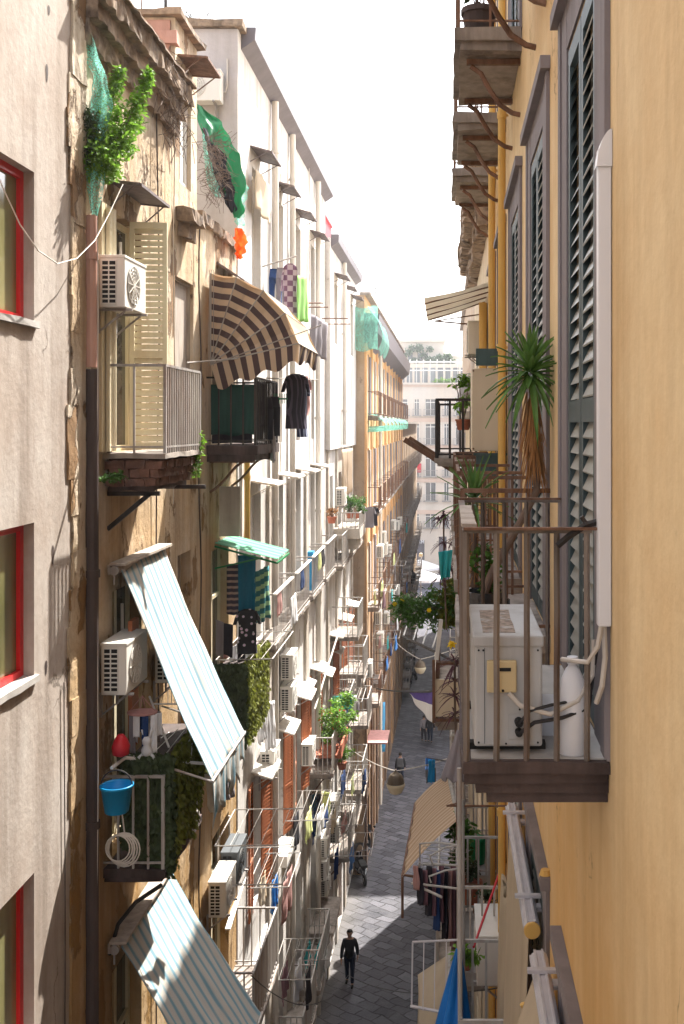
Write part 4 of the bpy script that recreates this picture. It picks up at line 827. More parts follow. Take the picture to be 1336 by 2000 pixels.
wire('cable', sag((-3.9, 24, -6.2), (-3.85, 30.5, -7.4), .5), .014, 'cable', 'slack pale cable draped below the white boards of the white house')
for k_, (px, y0_, y1_) in enumerate(((575, 300, 940), (548, 340, 930), (604, 300, 900))):
    d = 7700/(875-px); wire('cable', [P(px, y0_, d), P(px+1, (y0_+y1_)/2, d), P(px, y1_, d)], .012, 'cable', ['thin vertical cable in front of the third hood of the white house', 'thin vertical cable in front of the second hood of the white house', 'thin vertical cable near the fourth hood of the white house'][k_])

# ------------------------------------------------------------------ awnings
def drop_awning(label, X, y0, y1, zt, xo, zb, m, s=1, valance=.5, vm=None, droop=0, roll='pinkish_wood' if False else 'wood_pale'):
    t = thing('awning', (X, (y0+y1)/2, zt-.1), label, 'awning', 'striped drop awnings')
    f = MB(); f.tube([(X, y0-.05, zt), (X, y1+.05, zt)], .05, 12); f.build('roller', roll, t)
    f = MB(); f.rbox(*sorted((X-s*.06, X+s*.13)), y0-.08, y1+.08, zt+.055, zt+.085, .3, .004); f.box(*sorted((X-s*.08, X-s*.05)), y0-.08, y1+.08, zt-.05, zt+.06); f.build('roller_cover', 'wood_pale', t)
    def fn(u, v):
        p = Vector((X+s*.05, y0, zt)).lerp(Vector((X+s*xo, y0-.1+.1, zb)), v); p.y = y0+(y1-y0)*u+.04*v*(u-.3)
        p.z -= droop*4*v*(1-v); nn_ = noise.noise(Vector((u*5, v*2.2, y0))); p += Vector((.02*math.sin(u*17+v*3)*v, .02*math.sin(v*7+u*3), .035*math.sin(u*7+v*5)*v+.05*nn_+.03*noise.noise(Vector((u*14, v*5, 3)))-.05*math.sin(math.pi*u)*v)); return p
    f = MB(); f.grid(fn, 44, 34); f.build('fabric', m, t, smooth=True, solid=.004)
    f = MB(); f.tube([(X+s*xo, y0-.04, zb), (X+s*xo, y1+.06, zb)], .018, 8); f.build('front_bar', 'iron_pale', t)
    if valance:
        def fv(u, v):
            e = valance*(.8+.25*math.sin(u*26)+.3*noise.noise(Vector((u*9, 0, 0)))); return Vector((X+s*(xo+.03*math.sin(u*40+v*2)*v), y0+(y1-y0)*u, zb-e*v))
        f = MB(); f.grid(fv, 60, 6); f.build('valance', vm or m, t, smooth=True, solid=.003)
    for y in (y0-.03, y1+.04): f = MB(); f.tube([(X, y, zb+.35), (X+s*xo, y, zb)], .014, 6); f.build('arm', 'iron_pale', t)
    f = MB(); f.tube([(X, y0-.09, zt), (X, y0-.09, zt-.16)], .012, 6); f.lathe((X, y0-.1, zt), [(.055, 0), (.055, .03)], 12, 1); f.build('crank', 'iron_grey', t)
    return t
drop_awning('long blue and white striped awning with ragged hem below the cream shuttered balcony', -3.8, 11.75, 13.55, -1.66, 1.1, -4.08, 'blue_stripe', droop=.06)
drop_awning('lower blue and white striped awning at the bottom of the ochre house', -3.8, 11.75, 13.8, -5.98, 1.28, -7.95, 'blue_stripe', droop=.05)
# the cream right hand ones
t = thing('awning', (.1, 15.5, -5.4), 'long beige ribbed awning hanging over the street from the lower right balcony', 'awning')
c4 = [Vector((.14, 13.7, -5.28)), P(875, 1512, 17.6), P(811, 1569, 17.6), P(786, 1712, 13.7)]
f = MB()
def fn(u, v):
    a = c4[0].lerp(c4[1], u); b = c4[3].lerp(c4[2], u); p = a.lerp(b, v); p.z += .05*math.sin(v*3.14)-.02*math.sin(u*30)*v; return p
f.grid(fn, 30, 16); f.build('fabric', 'cream_stripe', t, smooth=True, solid=.004)
f = MB(); f.tube([c4[3], c4[2]], .02, 6); f.build('front_bar', 'iron_rust', t)
f = MB(); f.tube([c4[0], c4[1]], .03, 8); f.build('roller', 'iron_pale', t)
f = MB(); f.tube([c4[3], c4[3]+Vector((0, 0, -.55))], .02, 6); f.tube([c4[3]+Vector((.02, 0, .02)), (.7, 13.7, -6.2)], .016, 6); f.build('arm', 'iron_rust', t)
f = MB(); f.tube([P(872, 1574, 11.6), P(1000, 1574, 11.6)], .012, 6); f.tube([P(872, 1574, 11.6), P(905, 1566, 11.6)], .01, 6); tag(f.build('pole', 'iron_rust'), 'rusty rod laid across the top of the beige ribbed awning', 'rod')
t = thing('awning', (.1, 11, -6.6), 'plain beige cloth awning dropping steeply beside the blue folded parasol', 'awning')
f = MB()
c5 = [P(868, 1828, 12.1), P(868, 1828, 12.1)+Vector((.02, -1.3, 0)), P(815, 1850, 12.1), P(812, 2040, 11.0)]
c5 = [Vector((.02, 12.2, -6.3)), Vector((.02, 10.9, -6.3)), Vector((-.33, 10.9, -8.2)), Vector((-.36, 12.2, -6.55))]
f.grid(lambda u, v: c5[0].lerp(c5[1], u).lerp(c5[3].lerp(c5[2], u), v)+Vector((.01*math.sin(u*14), 0, 0)), 20, 14); f.build('fabric', 'cream_cloth', t, smooth=True, solid=.004)
f = MB(); f.tube([c5[0], c5[1]], .03, 8); f.build('roller', 'iron_pale', t)
# cassette awnings on the yellow wall
def cassette(label, y0, y1, z, xo, zb):
    t = thing('awning', (.6, (y0+y1)/2, z-.1), label, 'awning', 'box awnings on the yellow wall')
    f = MB(); pr = []
    for i in range(10): a = i*2*math.pi/10; pr.append((.06*math.cos(a), .06*math.sin(a)))
    k0 = len(f.v); f.add([(.6+a, y0, z+b) for a, b in pr]+[(.6+a, y1, z+b) for a, b in pr], [(i, (i+1) % 10, 10+(i+1) % 10, 10+i) for i in range(10)]); f.add([(.6+a, y1, z+b) for a, b in pr], [tuple(range(10))])
    for dx, dz in ((-.03, .056), (.02, .06), (-.058, .02)): f.bar((.6+dx, y0, z+dz), (.6+dx, y1, z+dz), .014)
    f.build('cassette', 'aluminium', t)
    f = MB(); f.lathe((.6, y0-.02, z), [(.055, 0), (.06, .005), (.06, .02)], 20, 1); f.build('end_cap', 'pipe_yellow', t)
    for y in (y0+.35, y1-.3): f = MB(); f.box(.5, .7, y, y+.04, z+.062, z+.085); f.box(.55, .7, y-.02, y+.06, z-.03, z+.0); f.build('bracket', 'aluminium', t)
    f = MB(); n = 12
    def fn(u, v): return Vector((.58+(xo-.58)*v+.018*math.sin(u*17+v*4)*v, y0+.06+(y1-y0-.12)*u, z-.03+(zb-z)*v-.02*math.sin(u*23)*v))
    f.grid(fn, 30, 14); f.build('fabric', 'cream_cloth', t, smooth=True, solid=.004)
    f = MB(); f.tube([fn(0, 1), fn(1, 1)], .02, 8); f.build('front_bar', 'aluminium', t)
    return t
cassette('long silver box awning with yellow end cap, farther of two on the yellow wall', 7.3, 9.6, -3.6, .5, -5.7)
cassette('nearer silver box awning at the bottom edge with cream cloth spreading out', 4.7, 6.75, -3.52, .22, -4.6)
f = MB(); f.grid(lambda u, v: Vector((.56-.04*math.sin(v*3)+.03*math.sin(u*20+v*6), 9.75+.5*u, -4.5-2.4*v+.05*math.sin(u*25))), 24, 30); tag(f.build('curtain', 'cream_cloth', smooth=True, solid=.006), 'bunched cream fringe curtain hanging beside the long box awning', 'curtain')
# umbrella style awning with brown stripes
t = thing('hooped_awning', (-3.86, 17.6, .9), 'fan shaped brown and cream striped awning over the dark laundry balcony', 'awning')
PV = Vector((-3.84, 16.55, .99)); RR = 1.46; YN, YF = 16.55, 19.0
angs = [90, 73, 54, 34, 13]
def hp(a, y, r=RR): return Vector((PV.x+r*math.cos(R(a)), y, PV.z+r*math.sin(R(a))))
nb_ = 15
for y, nm in ((YN, 0), (YF, 1)):
    f = MB()
    for a, b in zip(angs[:-1], angs[1:]):
        for i in range(nb_):
            r0, r1 = RR*i/nb_, RR*(i+1)/nb_; f.m = i % 2
            sg_ = 1 if y == YN else -1
            f.quad(*[hp(aa, y+sg_*(-.0+.05*(1 if aa == (a+b)/2 else 0)*rr), rr) for aa, rr in ((a, r0), (a, r1), ((a+b)/2, r1*.985), ((a+b)/2, r0*.985))])
            f.quad(*[hp(aa, y+sg_*(.05*(1 if aa == (a+b)/2 else 0)*rr), rr) for aa, rr in (((a+b)/2, r0*.985), ((a+b)/2, r1*.985), (b, r1), (b, r0))])
    f.build('side_gore', ['awn_cream', 'awn_brown'], t, solid=.004)
f = MB()
for a, b in zip(angs[:-1], angs[1:]):
    f.grid(lambda u, v: hp(a+(b-a)*v, YN+(YF-YN)*u, RR*(1-.035*math.sin(v*math.pi)-.02*math.sin(u*math.pi)*math.sin(v*math.pi))), 14, 4)
f.build('outer_fabric', 'awn_cream', t, solid=.004)
def val(u, v, seg):   # lower valance: side piece then the outer piece
    if seg == 0: p = hp(13, YN, RR*u); dz = .40-.10*u+.05*math.sin(u*19); return p+Vector((.12*v*(1-u), 0, -dz*v))
    p = hp(13, YN+(YF-YN)*u, RR); return p+Vector((.03*math.sin(u*20)*v-.06*v, 0, -(.27+.05*math.sin(u*28))*v))
f = MB(); f.grid(lambda u, v: val(u, v, 0), 30, 5, mfn=lambda u, v: int(u*nb_) % 2); f.build('side_valance', ['awn_cream', 'awn_brown'], t, solid=.004)
f = MB(); f.grid(lambda u, v: val(u, v, 1), 36, 4, mfn=lambda u, v: int(u*12) % 2); f.build('front_valance', ['awn_cream', 'awn_brown'], t, solid=.004)
for a in angs: f = MB(); f.tube([(PV.x, YN-.006, PV.z), hp(a, YN-.006), hp(a, YF+.006), (PV.x, YF+.006, PV.z)], .011, 6); f.build('hoop', 'iron_pale', t)
f = MB(); f.tube([PV+Vector((0, 0, -.02)), hp(19, YN-.03, 1.9)], .009, 6); f.tube([(-3.9, 15.3, .93), PV+Vector((.45, -.05, .08))], .014, 6)
for i in range(3): f.tube([Vector((-3.86+.04*i, 16.5, .95)), Vector((-3.84+.03*i, 16.5, 2.5))], .005, 4)
f.build('stay', 'iron_pale', t)
# green corrugated canopy
t = thing('canopy', (-3.9, 17.7, -2.1), 'sloping pale green corrugated canopy over towels drying below the dark laundry balcony', 'canopy')
f = MB(); f.grid(lambda u, v: Vector((-3.9+1.04*v, 17.15+1.25*u, -1.98-.27*v+.015*math.sin(u*40))), 60, 6); f.build('corrugated_sheet', 'corrugated_green', t, solid=.006)
f = MB(); f.bar((-3.9, 17.13, -2.03), (-2.86, 17.13, -2.31), .03); f.bar((-2.86, 17.13, -2.31), (-2.86, 18.42, -2.31), .03); f.bar((-3.9, 17.13, -2.4), (-3.1, 17.13, -2.22), .025); f.build('frame', 'tarp_green', t)
f = MB(); f.box(-3.9, -3.55, 17.45, 17.5, -1.9, -1.05); tag(f.build('wall_panel', 'pale_plaster_warm'), 'upright pale grey panel standing above the green canopy', 'panel')
# flat canopy at upper right
t = thing('canopy', (.6, 17.5, 2.1), 'flat cream canopy on wires sticking out from the cream house', 'canopy')
f = MB(); a = P(828, 582, 16.0); b = P(835, 627, 19.6); a2 = Vector((.69, 16.0, 2.25)); b2 = Vector((.69, 19.6, 2.35))
f.grid(lambda u, v: a.lerp(b, u).lerp(a2.lerp(b2, u), v)+Vector((0, 0, -.03*math.sin(v*3.1))), 6, 16); f.build('sheet', 'canopy_cream', t, solid=.004)
f = MB(); f.tube([P(848, 627, 18.5), (.6, 18.5, 1.8)], .015, 6); f.tube([P(848, 627, 18.5), (.6, 18.5, 2.0)], .012, 6)
for q in (.15, .4, .65, .9): p = a.lerp(b, q); p2 = a2.lerp(b2, q); f.tube([p-Vector((0, 0, .03)), p2-Vector((0, 0, .03))], .013, 5)
f.build('frame', 'iron_rust', t)
# wall cabinet
t = thing('balcony_cabinet', (.5, 12.4, -.3), 'large cream painted metal cabinet fixed on the yellow house in front of green shutters', 'cabinet')
f = MB(); f.rbox(.285, .69, 12.1, 12.9, -.31, .67, .5, .003); f.build('body', 'cream_cloth' if False else 'beige_cab', t, bevel=.01) if 'beige_cab' in M else None
if 'beige_cab' not in M: mat('beige_cab', (.62, .52, .38), .5, .05, 4, .05, dirt=(.4, .28, .18), dirt_amt=.3); f.build('body', 'beige_cab', t, bevel=.01)
for x_, z_ in ((.3, .64), (.3, -.28), (.66, .64), (.66, -.28)): f = MB(); f.lathe((x_, 12.085, z_), [(.012, 0), (.012, .012)], 8, 1); f.build('bolt', 'iron_rust', t)
f = MB(); f.box(.33, .68, 12.05, 12.12, .70, .9); f.build('louvre', 'green_wood', t); f = MB(); f.box(.33, .68, 12.05, 12.12, -.62, -.34); f.box(.30, .7, 12.03, 12.049, -.36, -.33); f.build('louvre', 'green_wood', t)

# ------------------------------------------------------------------ nets and tarps
def ribbon(name, pts, wds, m, label, cat, fold=.03, seed=0, n=40, axis=(1, 0, 0)):
    pts = [Vector(p) for p in pts]; A_ = Vector(axis)
    def at(t):
        q = t*(len(pts)-1); i = min(int(q), len(pts)-2); fr = q-i; return pts[i].lerp(pts[i+1], fr), wds[i]+(wds[i+1]-wds[i])*fr
    def fn(u, v):
        p, w_ = at(u); o = noise.noise(Vector((u*8, v*3, seed))); return p+A_*(v-.5)*w_+Vector((0, 1, 0))*(.06*math.sin(v*9+u*7)+.08*o)*1+Vector((o*fold, 0, 0))
    f = MB(); f.grid(fn, n, 8); return tag(f.build(name, m, smooth=True), label, cat)
ribbon('safety_net', [P(143, -60, 11.0), P(152, 20, 11.0), P(170, 90, 11.1), P(195, 150, 11.2), P(200, 200, 11.15), P(188, 300, 11.1), P(185, 350, 11.05), P(183, 440, 11.05)], [.10, .12, .22, .14, .18, .14, .2, .05], 'net_green', 'twisted pale green safety net hanging past the bright green bush', 'net')
ribbon('tarpaulin', [P(386, 205, 18.4), P(412, 245, 17.9), P(440, 300, 17.6), P(458, 370, 17.5), P(462, 425, 17.5)], [.12, .42, .5, .36, .1], 'tarp_green', 'green tarpaulin bulging over the edge of the ochre house roof', 'tarpaulin', .08, 3)
ribbon('tarpaulin', [P(398, 250, 17.8), P(425, 310, 17.4), P(440, 370, 17.4), P(455, 415, 17.4)], [.1, .3, .3, .08], 'dark_cloth', 'black sheet bunched inside the green tarpaulin', 'tarpaulin', .08, 5)
ribbon('safety_net', [P(470, 340, 17.8), P(474, 370, 17.8), P(466, 410, 17.7), P(468, 440, 17.7)], [.1, .2, .22, .08], 'net_green', 'pale aqua net puffed out right of the green tarpaulin', 'net', .05, 6)
ribbon('safety_net', [P(398, 262, 17.0), P(402, 300, 17.0), P(415, 360, 17.0), P(425, 385, 17.0)], [.03, .1, .15, .1], 'net_green', 'dark aqua net strip left of the dry creeper', 'net', .03, 8)
ribbon('cloth_bag', [P(466, 445, 17.9), P(470, 465, 17.9), P(470, 490, 17.9), P(466, 506, 17.9)], [.12, .24, .16, .06], 'orange_cloth', 'bright orange bag hanging above the brown striped fan awning', 'bag', .05, 2, 16)
f = MB()
for i in range(240):                                      # dry creeper
    p = P(rnd.uniform(400, 440), rnd.uniform(265, 385), rnd.uniform(16.6, 17.2)); d = Vector((rnd.uniform(-1, 1), rnd.uniform(-.3, .3), rnd.uniform(-1, .6))).normalized()*rnd.uniform(.12, .35)
    f.tube([p, p+d*.5+Vector((rnd.uniform(-.05, .05), 0, rnd.uniform(-.06, .06))), p+d], .004, 3, cap=False)
tag(f.build('dry_creeper', 'twig'), 'tangle of dry grey creeper stems hanging beside the green tarpaulin', 'creeper')
f = MB()
for i in range(150):
    p = P(rnd.uniform(300, 350), rnd.uniform(90, 215), 14.4); p.x = max(p.x, -4.1); p.x = -3.7+rnd.uniform(-.1, .1); p.y = 14.1+rnd.uniform(-.8, .5); p.z = 4.5+rnd.uniform(-.7, .5)
    f.tube([p, p+Vector((rnd.uniform(-.15, .15), rnd.uniform(-.15, .15), rnd.uniform(-.3, .15)))], .005, 3, cap=False)
tag(f.build('dry_creeper', 'twig'), 'thin dry twigs trailing along the crumbling eaves of the ochre house', 'creeper')
# netting under the orange house balconies and cornice
f = MB(); f.grid(lambda u, v: Vector((XE+.15+.62*math.sin(v*2.4)+.02*math.sin(u*30), 41.2+5.2*u-.6*u*v, 4.75-1.75*v+.1*math.sin(u*12)-.9*v*u*0)), 26, 10)
f.grid(lambda u, v: Vector((XL-.2+(1.27)*u, 41.25, 4.75-1.75*v+.06*math.sin(u*9))), 10, 8)
tag(f.build('safety_net', 'net_green', smooth=True), 'big sea green net wrapped round the near corner of the orange house cornice', 'net')
for k, y in enumerate(colE[:8]):
    f = MB(); f.grid(lambda u, v: Vector((XE+.02+.78*(math.sin(v*math.pi)**.6 if v < .5 else 1)*(1 if v < .75 else (1-v)*4), y-1.0+2.0*u, .5-.85*math.sin(v*math.pi/2*1.0)*(.8+.15*math.sin(u*7+k)))), 14, 10)
    tag(f.build('balcony_net', 'net_green', smooth=True), ['green net under the first', 'green net under the second', 'green net under the third', 'green net under the fourth', 'green net under the fifth', 'green net under the sixth', 'green net under the seventh', 'green net under the eighth'][k]+' top balcony of the orange house', 'net', 'green nets under the top balconies')
# tarp on the laundry balcony
def sheet(name, p, q, drop, m, label, cat='cloth', folds=5, amp=.03, wav=.02, taper=1.0, group=None, sagm=.0, solid=.004, nrm=None):
    p = Vector(p); q = Vector(q); d = (q-p); L = d.length; n = nrm or Vector((-d.y, d.x, 0)).normalized()
    sd_ = (p.x*7+p.z*3) % 5
    def fn(u, v):
        c = .5+(u-.5)*(1+(taper-1)*v); b = p+d*c; zz = drop*v*(1+wav*3*noise.noise(Vector((u*3, sd_, 1)))); return b+n*(amp*math.sin(u*folds*6.28+sd_+v*1.5)*(.35+.65*v)+amp*.7*noise.noise(Vector((u*4, v*3, sd_))))+Vector((0, 0, -zz-sagm*4*u*(1-u)*(1-v)))
    f = MB(); f.grid(fn, max(12, folds*6), 12); return tag(f.build(name, m, smooth=True, solid=solid), label, cat, group)
sheet('tarpaulin', (-3.86, 16.68, .66), (-3.14, 16.68, .66), .82, 'tarp_dark_green', 'dark green tarpaulin tied inside the railing of the laundry balcony', 'tarpaulin', 4, .02)
sheet('tarpaulin', (-3.86, 16.75, -.1), (-3.2, 16.75, -.1), .2, 'dark_cloth', 'black cloth strip low behind the laundry balcony railing', 'cloth', 3, .02)
sheet('towel', (-3.16, 16.75, .72), (-3.12, 17.4, .72), .75, 'dark_cloth', 'black garment spread over the street side of the laundry balcony', 'towel', 3, .04)
sheet('towel', (-3.1, 17.9, .1), (-3.1, 18.4, .1), .75, 'grey_cloth', 'grey rag hanging below the dark clothes of the laundry balcony', 'towel', 3, .03, taper=.5)

def garment(p, w_, h, m, label, kind='shirt', yaw=0, group=None, name=None, seed=0):
    # a hung shirt or pair of trousers, p = middle of its top; lies in the plane turned by yaw about z
    p = Vector(p); cu = Vector((math.cos(yaw), math.sin(yaw), 0)); cn = Vector((-math.sin(yaw), math.cos(yaw), 0)); f = MB()
    def limb(rows, n=12):
        k = len(f.v)
        for (uc, z, hw, th) in rows:
            for j in range(n):
                a = 2*math.pi*j/n; wv = 1+.12*math.sin(a*3+z*9+seed); f.v.append(p+cu*(uc+hw*math.cos(a))+cn*(th*math.sin(a)*wv+.012*math.sin(uc*30+z*8+seed))+Vector((0, 0, z)))
        for i in range(len(rows)-1):
            for j in range(n): f.f.append((k+i*n+j, k+i*n+(j+1) % n, k+(i+1)*n+(j+1) % n, k+(i+1)*n+j)); f.mi.append(0)
        f.f.append(tuple(k+j for j in range(n))); f.f.append(tuple(k+(len(rows)-1)*n+j for j in reversed(range(n)))); f.mi += [0, 0]
    W = w_/2
    if kind == 'trousers':
        limb([(0, 0, W*.75, .03), (0, -.15*h, W*.85, .045), (0, -.3*h, W*.95, .05)])
        for sgn in (-1, 1): limb([(sgn*W*.45, -.26*h, W*.5, .045), (sgn*W*.5, -.6*h, W*.42, .035), (sgn*W*.55, -h, W*.36, .03)])
    else:
        limb([(0, 0, W*.35, .02), (0, -.04*h, W*.75, .035), (0, -.12*h, W*.95, .045), (0, -.35*h, W*.85, .045), (0, -.7*h, W*.88, .05), (0, -h, W*.98, .05)], 16)
        for sgn in (-1, 1): limb([(sgn*W*.72, -.05*h, W*.16, .03), (sgn*W*1.0, -.2*h, W*.2, .035), (sgn*W*1.2, -.5*h if kind == 'longsleeve' else -.34*h, W*.17, .03)], 8)
    return tag(f.build(name or ('trousers' if kind == 'trousers' else 'shirt'), m, smooth=True), label, 'trousers' if kind == 'trousers' else 'shirt', group)
def pegline(p, q, m='cable', label='', n=0, r=.006, nm='clothes_line', cat='clothes line'):
    return wire(nm, sag(p, q, .03, 6), r, m, label, cat)
# clothes at the far end of the laundry balcony
yb = 19.3
wire('clothes_line', [(-3.3, 18.6, .85), (-2.45, 19.3, .85)], .012, 'iron_pale', 'short white rod carrying dark shirts at the end of the laundry balcony', 'clothes line')
garment(P(578, 730, 18.6), .42, 1.0, 'dark_pin_stripe', 'long dark pinstriped shirt hanging at the end of the laundry balcony', 'shirt', .5, 'shirts drying at the end of the laundry balcony', seed=1)
garment(P(590, 732, 18.9), .3, 1.15, 'pin_stripe', 'navy shirt with thin white stripes behind the pinstriped one', 'shirt', 1.0, 'shirts drying at the end of the laundry balcony', seed=2)
garment(P(598, 735, 19.3), .26, .75, 'rose_cloth', 'dusty pink shirt hanging behind the navy striped one', 'shirt', 1.2, 'shirts drying at the end of the laundry balcony', seed=3)
garment(P(532, 775, 18.2), .3, .7, 'dark_cloth', 'small black trousers clipped beside the dark pinstriped shirt', 'trousers', .2, seed=4)
garment(P(518, 778, 17.8), .3, .72, 'dark_cloth', 'black trousers clipped next to the dark green tarpaulin', 'trousers', .2, seed=4)
f = MB(); f.box(-3.1, -2.85, 18.2, 18.22, .45, .48)
for i in range(8): f.box(-3.1+i*.032, -3.09+i*.032, 18.2, 18.22, .38, .56)
tag(f.build('peg_rack', 'tarp_green'), 'small green plastic peg rack at the laundry balcony', 'peg rack')
# upper line of clothes on the white house
wire('clothes_line', [P(498, 525, 21.5), P(580, 500, 21.5)], .02, 'iron_pale', 'pale tube sticking out above the row of coloured laundry', 'clothes line')
for i, (px, py, ww, hh, m, kd, lb) in enumerate(((520, 530, .2, .8, 'teal_cloth', 's', 'greenish cloth at the near end of the upper laundry row'), (528, 530, .18, .8, 'rose_cloth', 's', 'pale pink cloth second in the upper laundry row'),
        (538, 525, .3, .75, 'navy_cloth', 'trousers', 'royal blue trousers in the upper laundry row'), (550, 523, .25, .85, 'grey_cloth', 'trousers', 'grey trousers right of the royal blue ones'),
        (567, 515, .3, 1.15, 'plaid_cloth', 'longsleeve', 'purple checked shirt in the upper laundry row'))):
    d = 22.5-i*.3
    if kd == 's': sheet('cloth', P(px-8, py, d), P(px+4, py-2, d+.3), hh, m, lb, 'cloth', 2, .02, group='upper row of laundry')
    else: garment(P(px, py, d), ww, hh, m, lb, kd, .3, 'upper row of laundry', seed=i)
sheet('towel', P(581, 538, 21.2), P(600, 540, 21.8), 1.0, 'lime_cloth', 'bright lime green towel at the end of the upper laundry row', 'towel', 2, .02, taper=1.2)
sheet('blanket', P(608, 612, 24.5), P(640, 632, 25.5), .95, 'grey_cloth', 'dark slate blanket hung over two rods near the fourth hood', 'blanket', 3, .04)
for a, b, lb in ((P(600, 592, 25), P(632, 592, 25), 'upper thin rod above the slate blanket'), (P(602, 600, 25.5), P(641, 600, 25.5), 'lower thin rod above the slate blanket'), (P(628, 622, 27), P(680, 622, 27), 'rod carrying the slate blanket'), (P(640, 633, 28), P(684, 633, 28), 'rod just below the slate blanket rod')):
    f = MB(); f.tube([a, b], .018, 5); tag(f.build('drying_rod', 'iron_rust'), lb, 'drying rod')
# under the green canopy
sheet('towel', (-3.75, 17.35, -2.35), (-3.55, 17.35, -2.35), .85, 'rug_stripe', 'dark rug with pale bars hanging below the green canopy', 'towel', 2, .02)
sheet('towel', (-3.55, 17.3, -2.2), (-3.25, 17.32, -2.2), 1.1, 'teal_cloth', 'deep blue towel hanging in the middle below the green canopy', 'towel', 2, .03, taper=.9)
sheet('towel', (-3.28, 17.3, -2.5), (-3.2, 18.2, -2.5), .9, 'towel_stripe', 'blue and light green striped towel on the sunny edge below the green canopy', 'towel', 3, .05, taper=.95)
garment((-3.38, 17.25, -3.1), .35, .75, 'floral_cloth', 'black dress with pink and white flowers below the striped towels', 'shirt', .2, name='dress')
sheet('towel', (-3.9, 17.2, -3.3), (-3.6, 17.15, -3.35), .55, 'dark_cloth', 'black and grey bag like cloth beside the flowered dress', 'towel', 1, .03)
sheet('towel', (-3.98+.1, 17.12, -3.25), (-3.75, 17.12, -3.3), .6, 'pale_plaster_warm' if False else 'grey_cloth', 'grey strip of cloth in front of the black bag like cloth', 'towel', 1, .02)
def rack(p0, out, along, length, label, m='iron_pale', lines=4, s=1, group='drying racks over the street'):
    # arms out from the wall at p0 and p0+along, joined by wires
    t = thing('drying_rack', p0, label, 'drying rack', group); p0 = Vector(p0); f = MB()
    a = Vector((s*out, 0, .02)); b = Vector((0, length, 0))
    f.tube([p0, p0+a], .012, 6); f.tube([p0+b, p0+b+a], .012, 6); f.tube([p0+a, p0+a+b], .011, 6); f.tube([p0, p0+b], .011, 6); f.build('frame', m, t)
    f = MB()
    for i in range(1, lines+1): q = p0+a*(i/(lines+1)); f.tube([q, q+b], .006, 4)
    f.build('line', 'iron_pale', t); return t
rack((-3.9, 17.2, -3.95), .95, 0, 2.3, 'rack above the ivy screened balcony with pink and white cloths')
rack((-3.85, 16.9, -6.95), 1.25, 0, 1.6, 'long white rack beside the sunlit cooling unit')
rack((-3.85, 16.9, -7.6), 1.1, 0, 1.5, 'white rack just below the long one by the sunlit cooling unit')
for i, (px, m) in enumerate(((438, 'rose_cloth'), (455, 'white_cloth'), (470, 'dark_cloth'), (485, 'white_cloth'), (500, 'pale_yellow_cloth'))):
    sheet('cloth', P(px-7, 1262+i % 2*4, 17.6), P(px+8, 1258, 17.7), .22+.08*(i % 3), m, ['pink rag', 'white rag', 'black rag', 'second white rag', 'pale yellow rag'][i]+' at the top edge of the ivy screened balcony', 'cloth', 2, .03)
# left lower balcony with bucket, hose, toys
b = thing('bucket', P(228, 1585, 11.0), 'bright blue plastic bucket with black handle hung outside the ivy balcony', 'bucket')
c_ = P(228, 1586, 11.0); f = MB(); f.lathe(c_, [(.115, 0), (.125, .01), (.165, .27), (.178, .27), (.178, .295), (.168, .3), (.158, .28), (.12, .03), (.01, .02)], 24); f.build('body', 'blue_plastic', b, smooth=True)
f = MB(); f.tube([c_+Vector((.17*math.cos(a*math.pi/12), 0, .28+.17*math.sin(a*math.pi/12))) for a in range(13)], .008, 6); f.build('handle', 'cable_dark', b)
f = MB()
for q in range(5): cx = P(230+q*2.5, 1657+q*1.5, 11.1); rr = .13+.01*q; f.tube([cx+Vector((rr*math.cos(a*math.pi/10), .012*q, rr*1.08*math.sin(a*math.pi/10))) for a in range(21)], .008, 6, cap=False)
f.tube([P(243, 1625, 11.1), P(240, 1600, 11.1), P(236, 1575, 11.15)], .008, 6); tag(f.build('garden_hose', 'pipe_pale'), 'grey garden hose coiled and hung below the blue bucket', 'hose')
f = MB(); f.lathe(P(236, 1478, 11.4), [(.02, 0), (.09, .03), (.1, .12), (.07, .2), (.03, .25)], 14); tag(f.build('cloth_bag', 'red_plastic', smooth=True), 'small crimson bag hanging above the blue bucket', 'bag')
t = thing('peg_hanger', P(280, 1400, 11.8), 'round reddish peg hanger full of small socks and cloths', 'peg hanger')
hc = P(278, 1393, 11.8); f = MB(); f.lathe(hc, [(.17, 0), (.175, .02), (.15, .025)], 16, 2, .8); 
for a in range(4): f.tube([hc+Vector((.15*math.cos(a*1.57), .12*math.sin(a*1.57), .02)), hc+Vector((0, 0, .2))], .004, 4)
f.build('ring', 'pinkish_wood', t)
for i in range(9):
    a = i*.7; q = hc+Vector((.15*math.cos(a), .12*math.sin(a), 0)); h_ = .25+.1*(i % 3)
    sheet('sock', q, q+Vector((.07, .02, 0)), h_, ['white_cloth', 'grey_cloth', 'white_cloth', 'navy_cloth'][i % 4], ['white sock', 'grey sock', 'second white sock', 'navy sock', 'third white sock', 'longer grey sock', 'pale sock', 'dark blue sock', 'last white sock'][i]+' clipped on the round peg hanger', 'sock', 1, .01, group='socks on the peg hanger')
t = thing('soft_toy', P(288, 1475, 11.7), 'white plush rabbit sitting on the rack below the peg hanger', 'soft toy')
f = MB(); q = P(287, 1476, 11.7); f.lathe(q, [(.03, 0), (.06, .02), (.065, .07), (.04, .12), (.05, .14), (.055, .18), (.03, .22)], 12)
for sx in (-.03, .03): f.tube([q+Vector((sx, 0, .2)), q+Vector((sx*1.8, 0, .3))], .016, 6); f.tube([q+Vector((sx*1.5, 0, .02)), q+Vector((sx*3, -.03, -.02))], .02, 6)
f.build('body', 'white_cloth', t, smooth=True)
t = thing('drying_rack', P(320, 1490, 11.5), 'wide white tube rack standing out above the ivy balcony', 'drying rack')
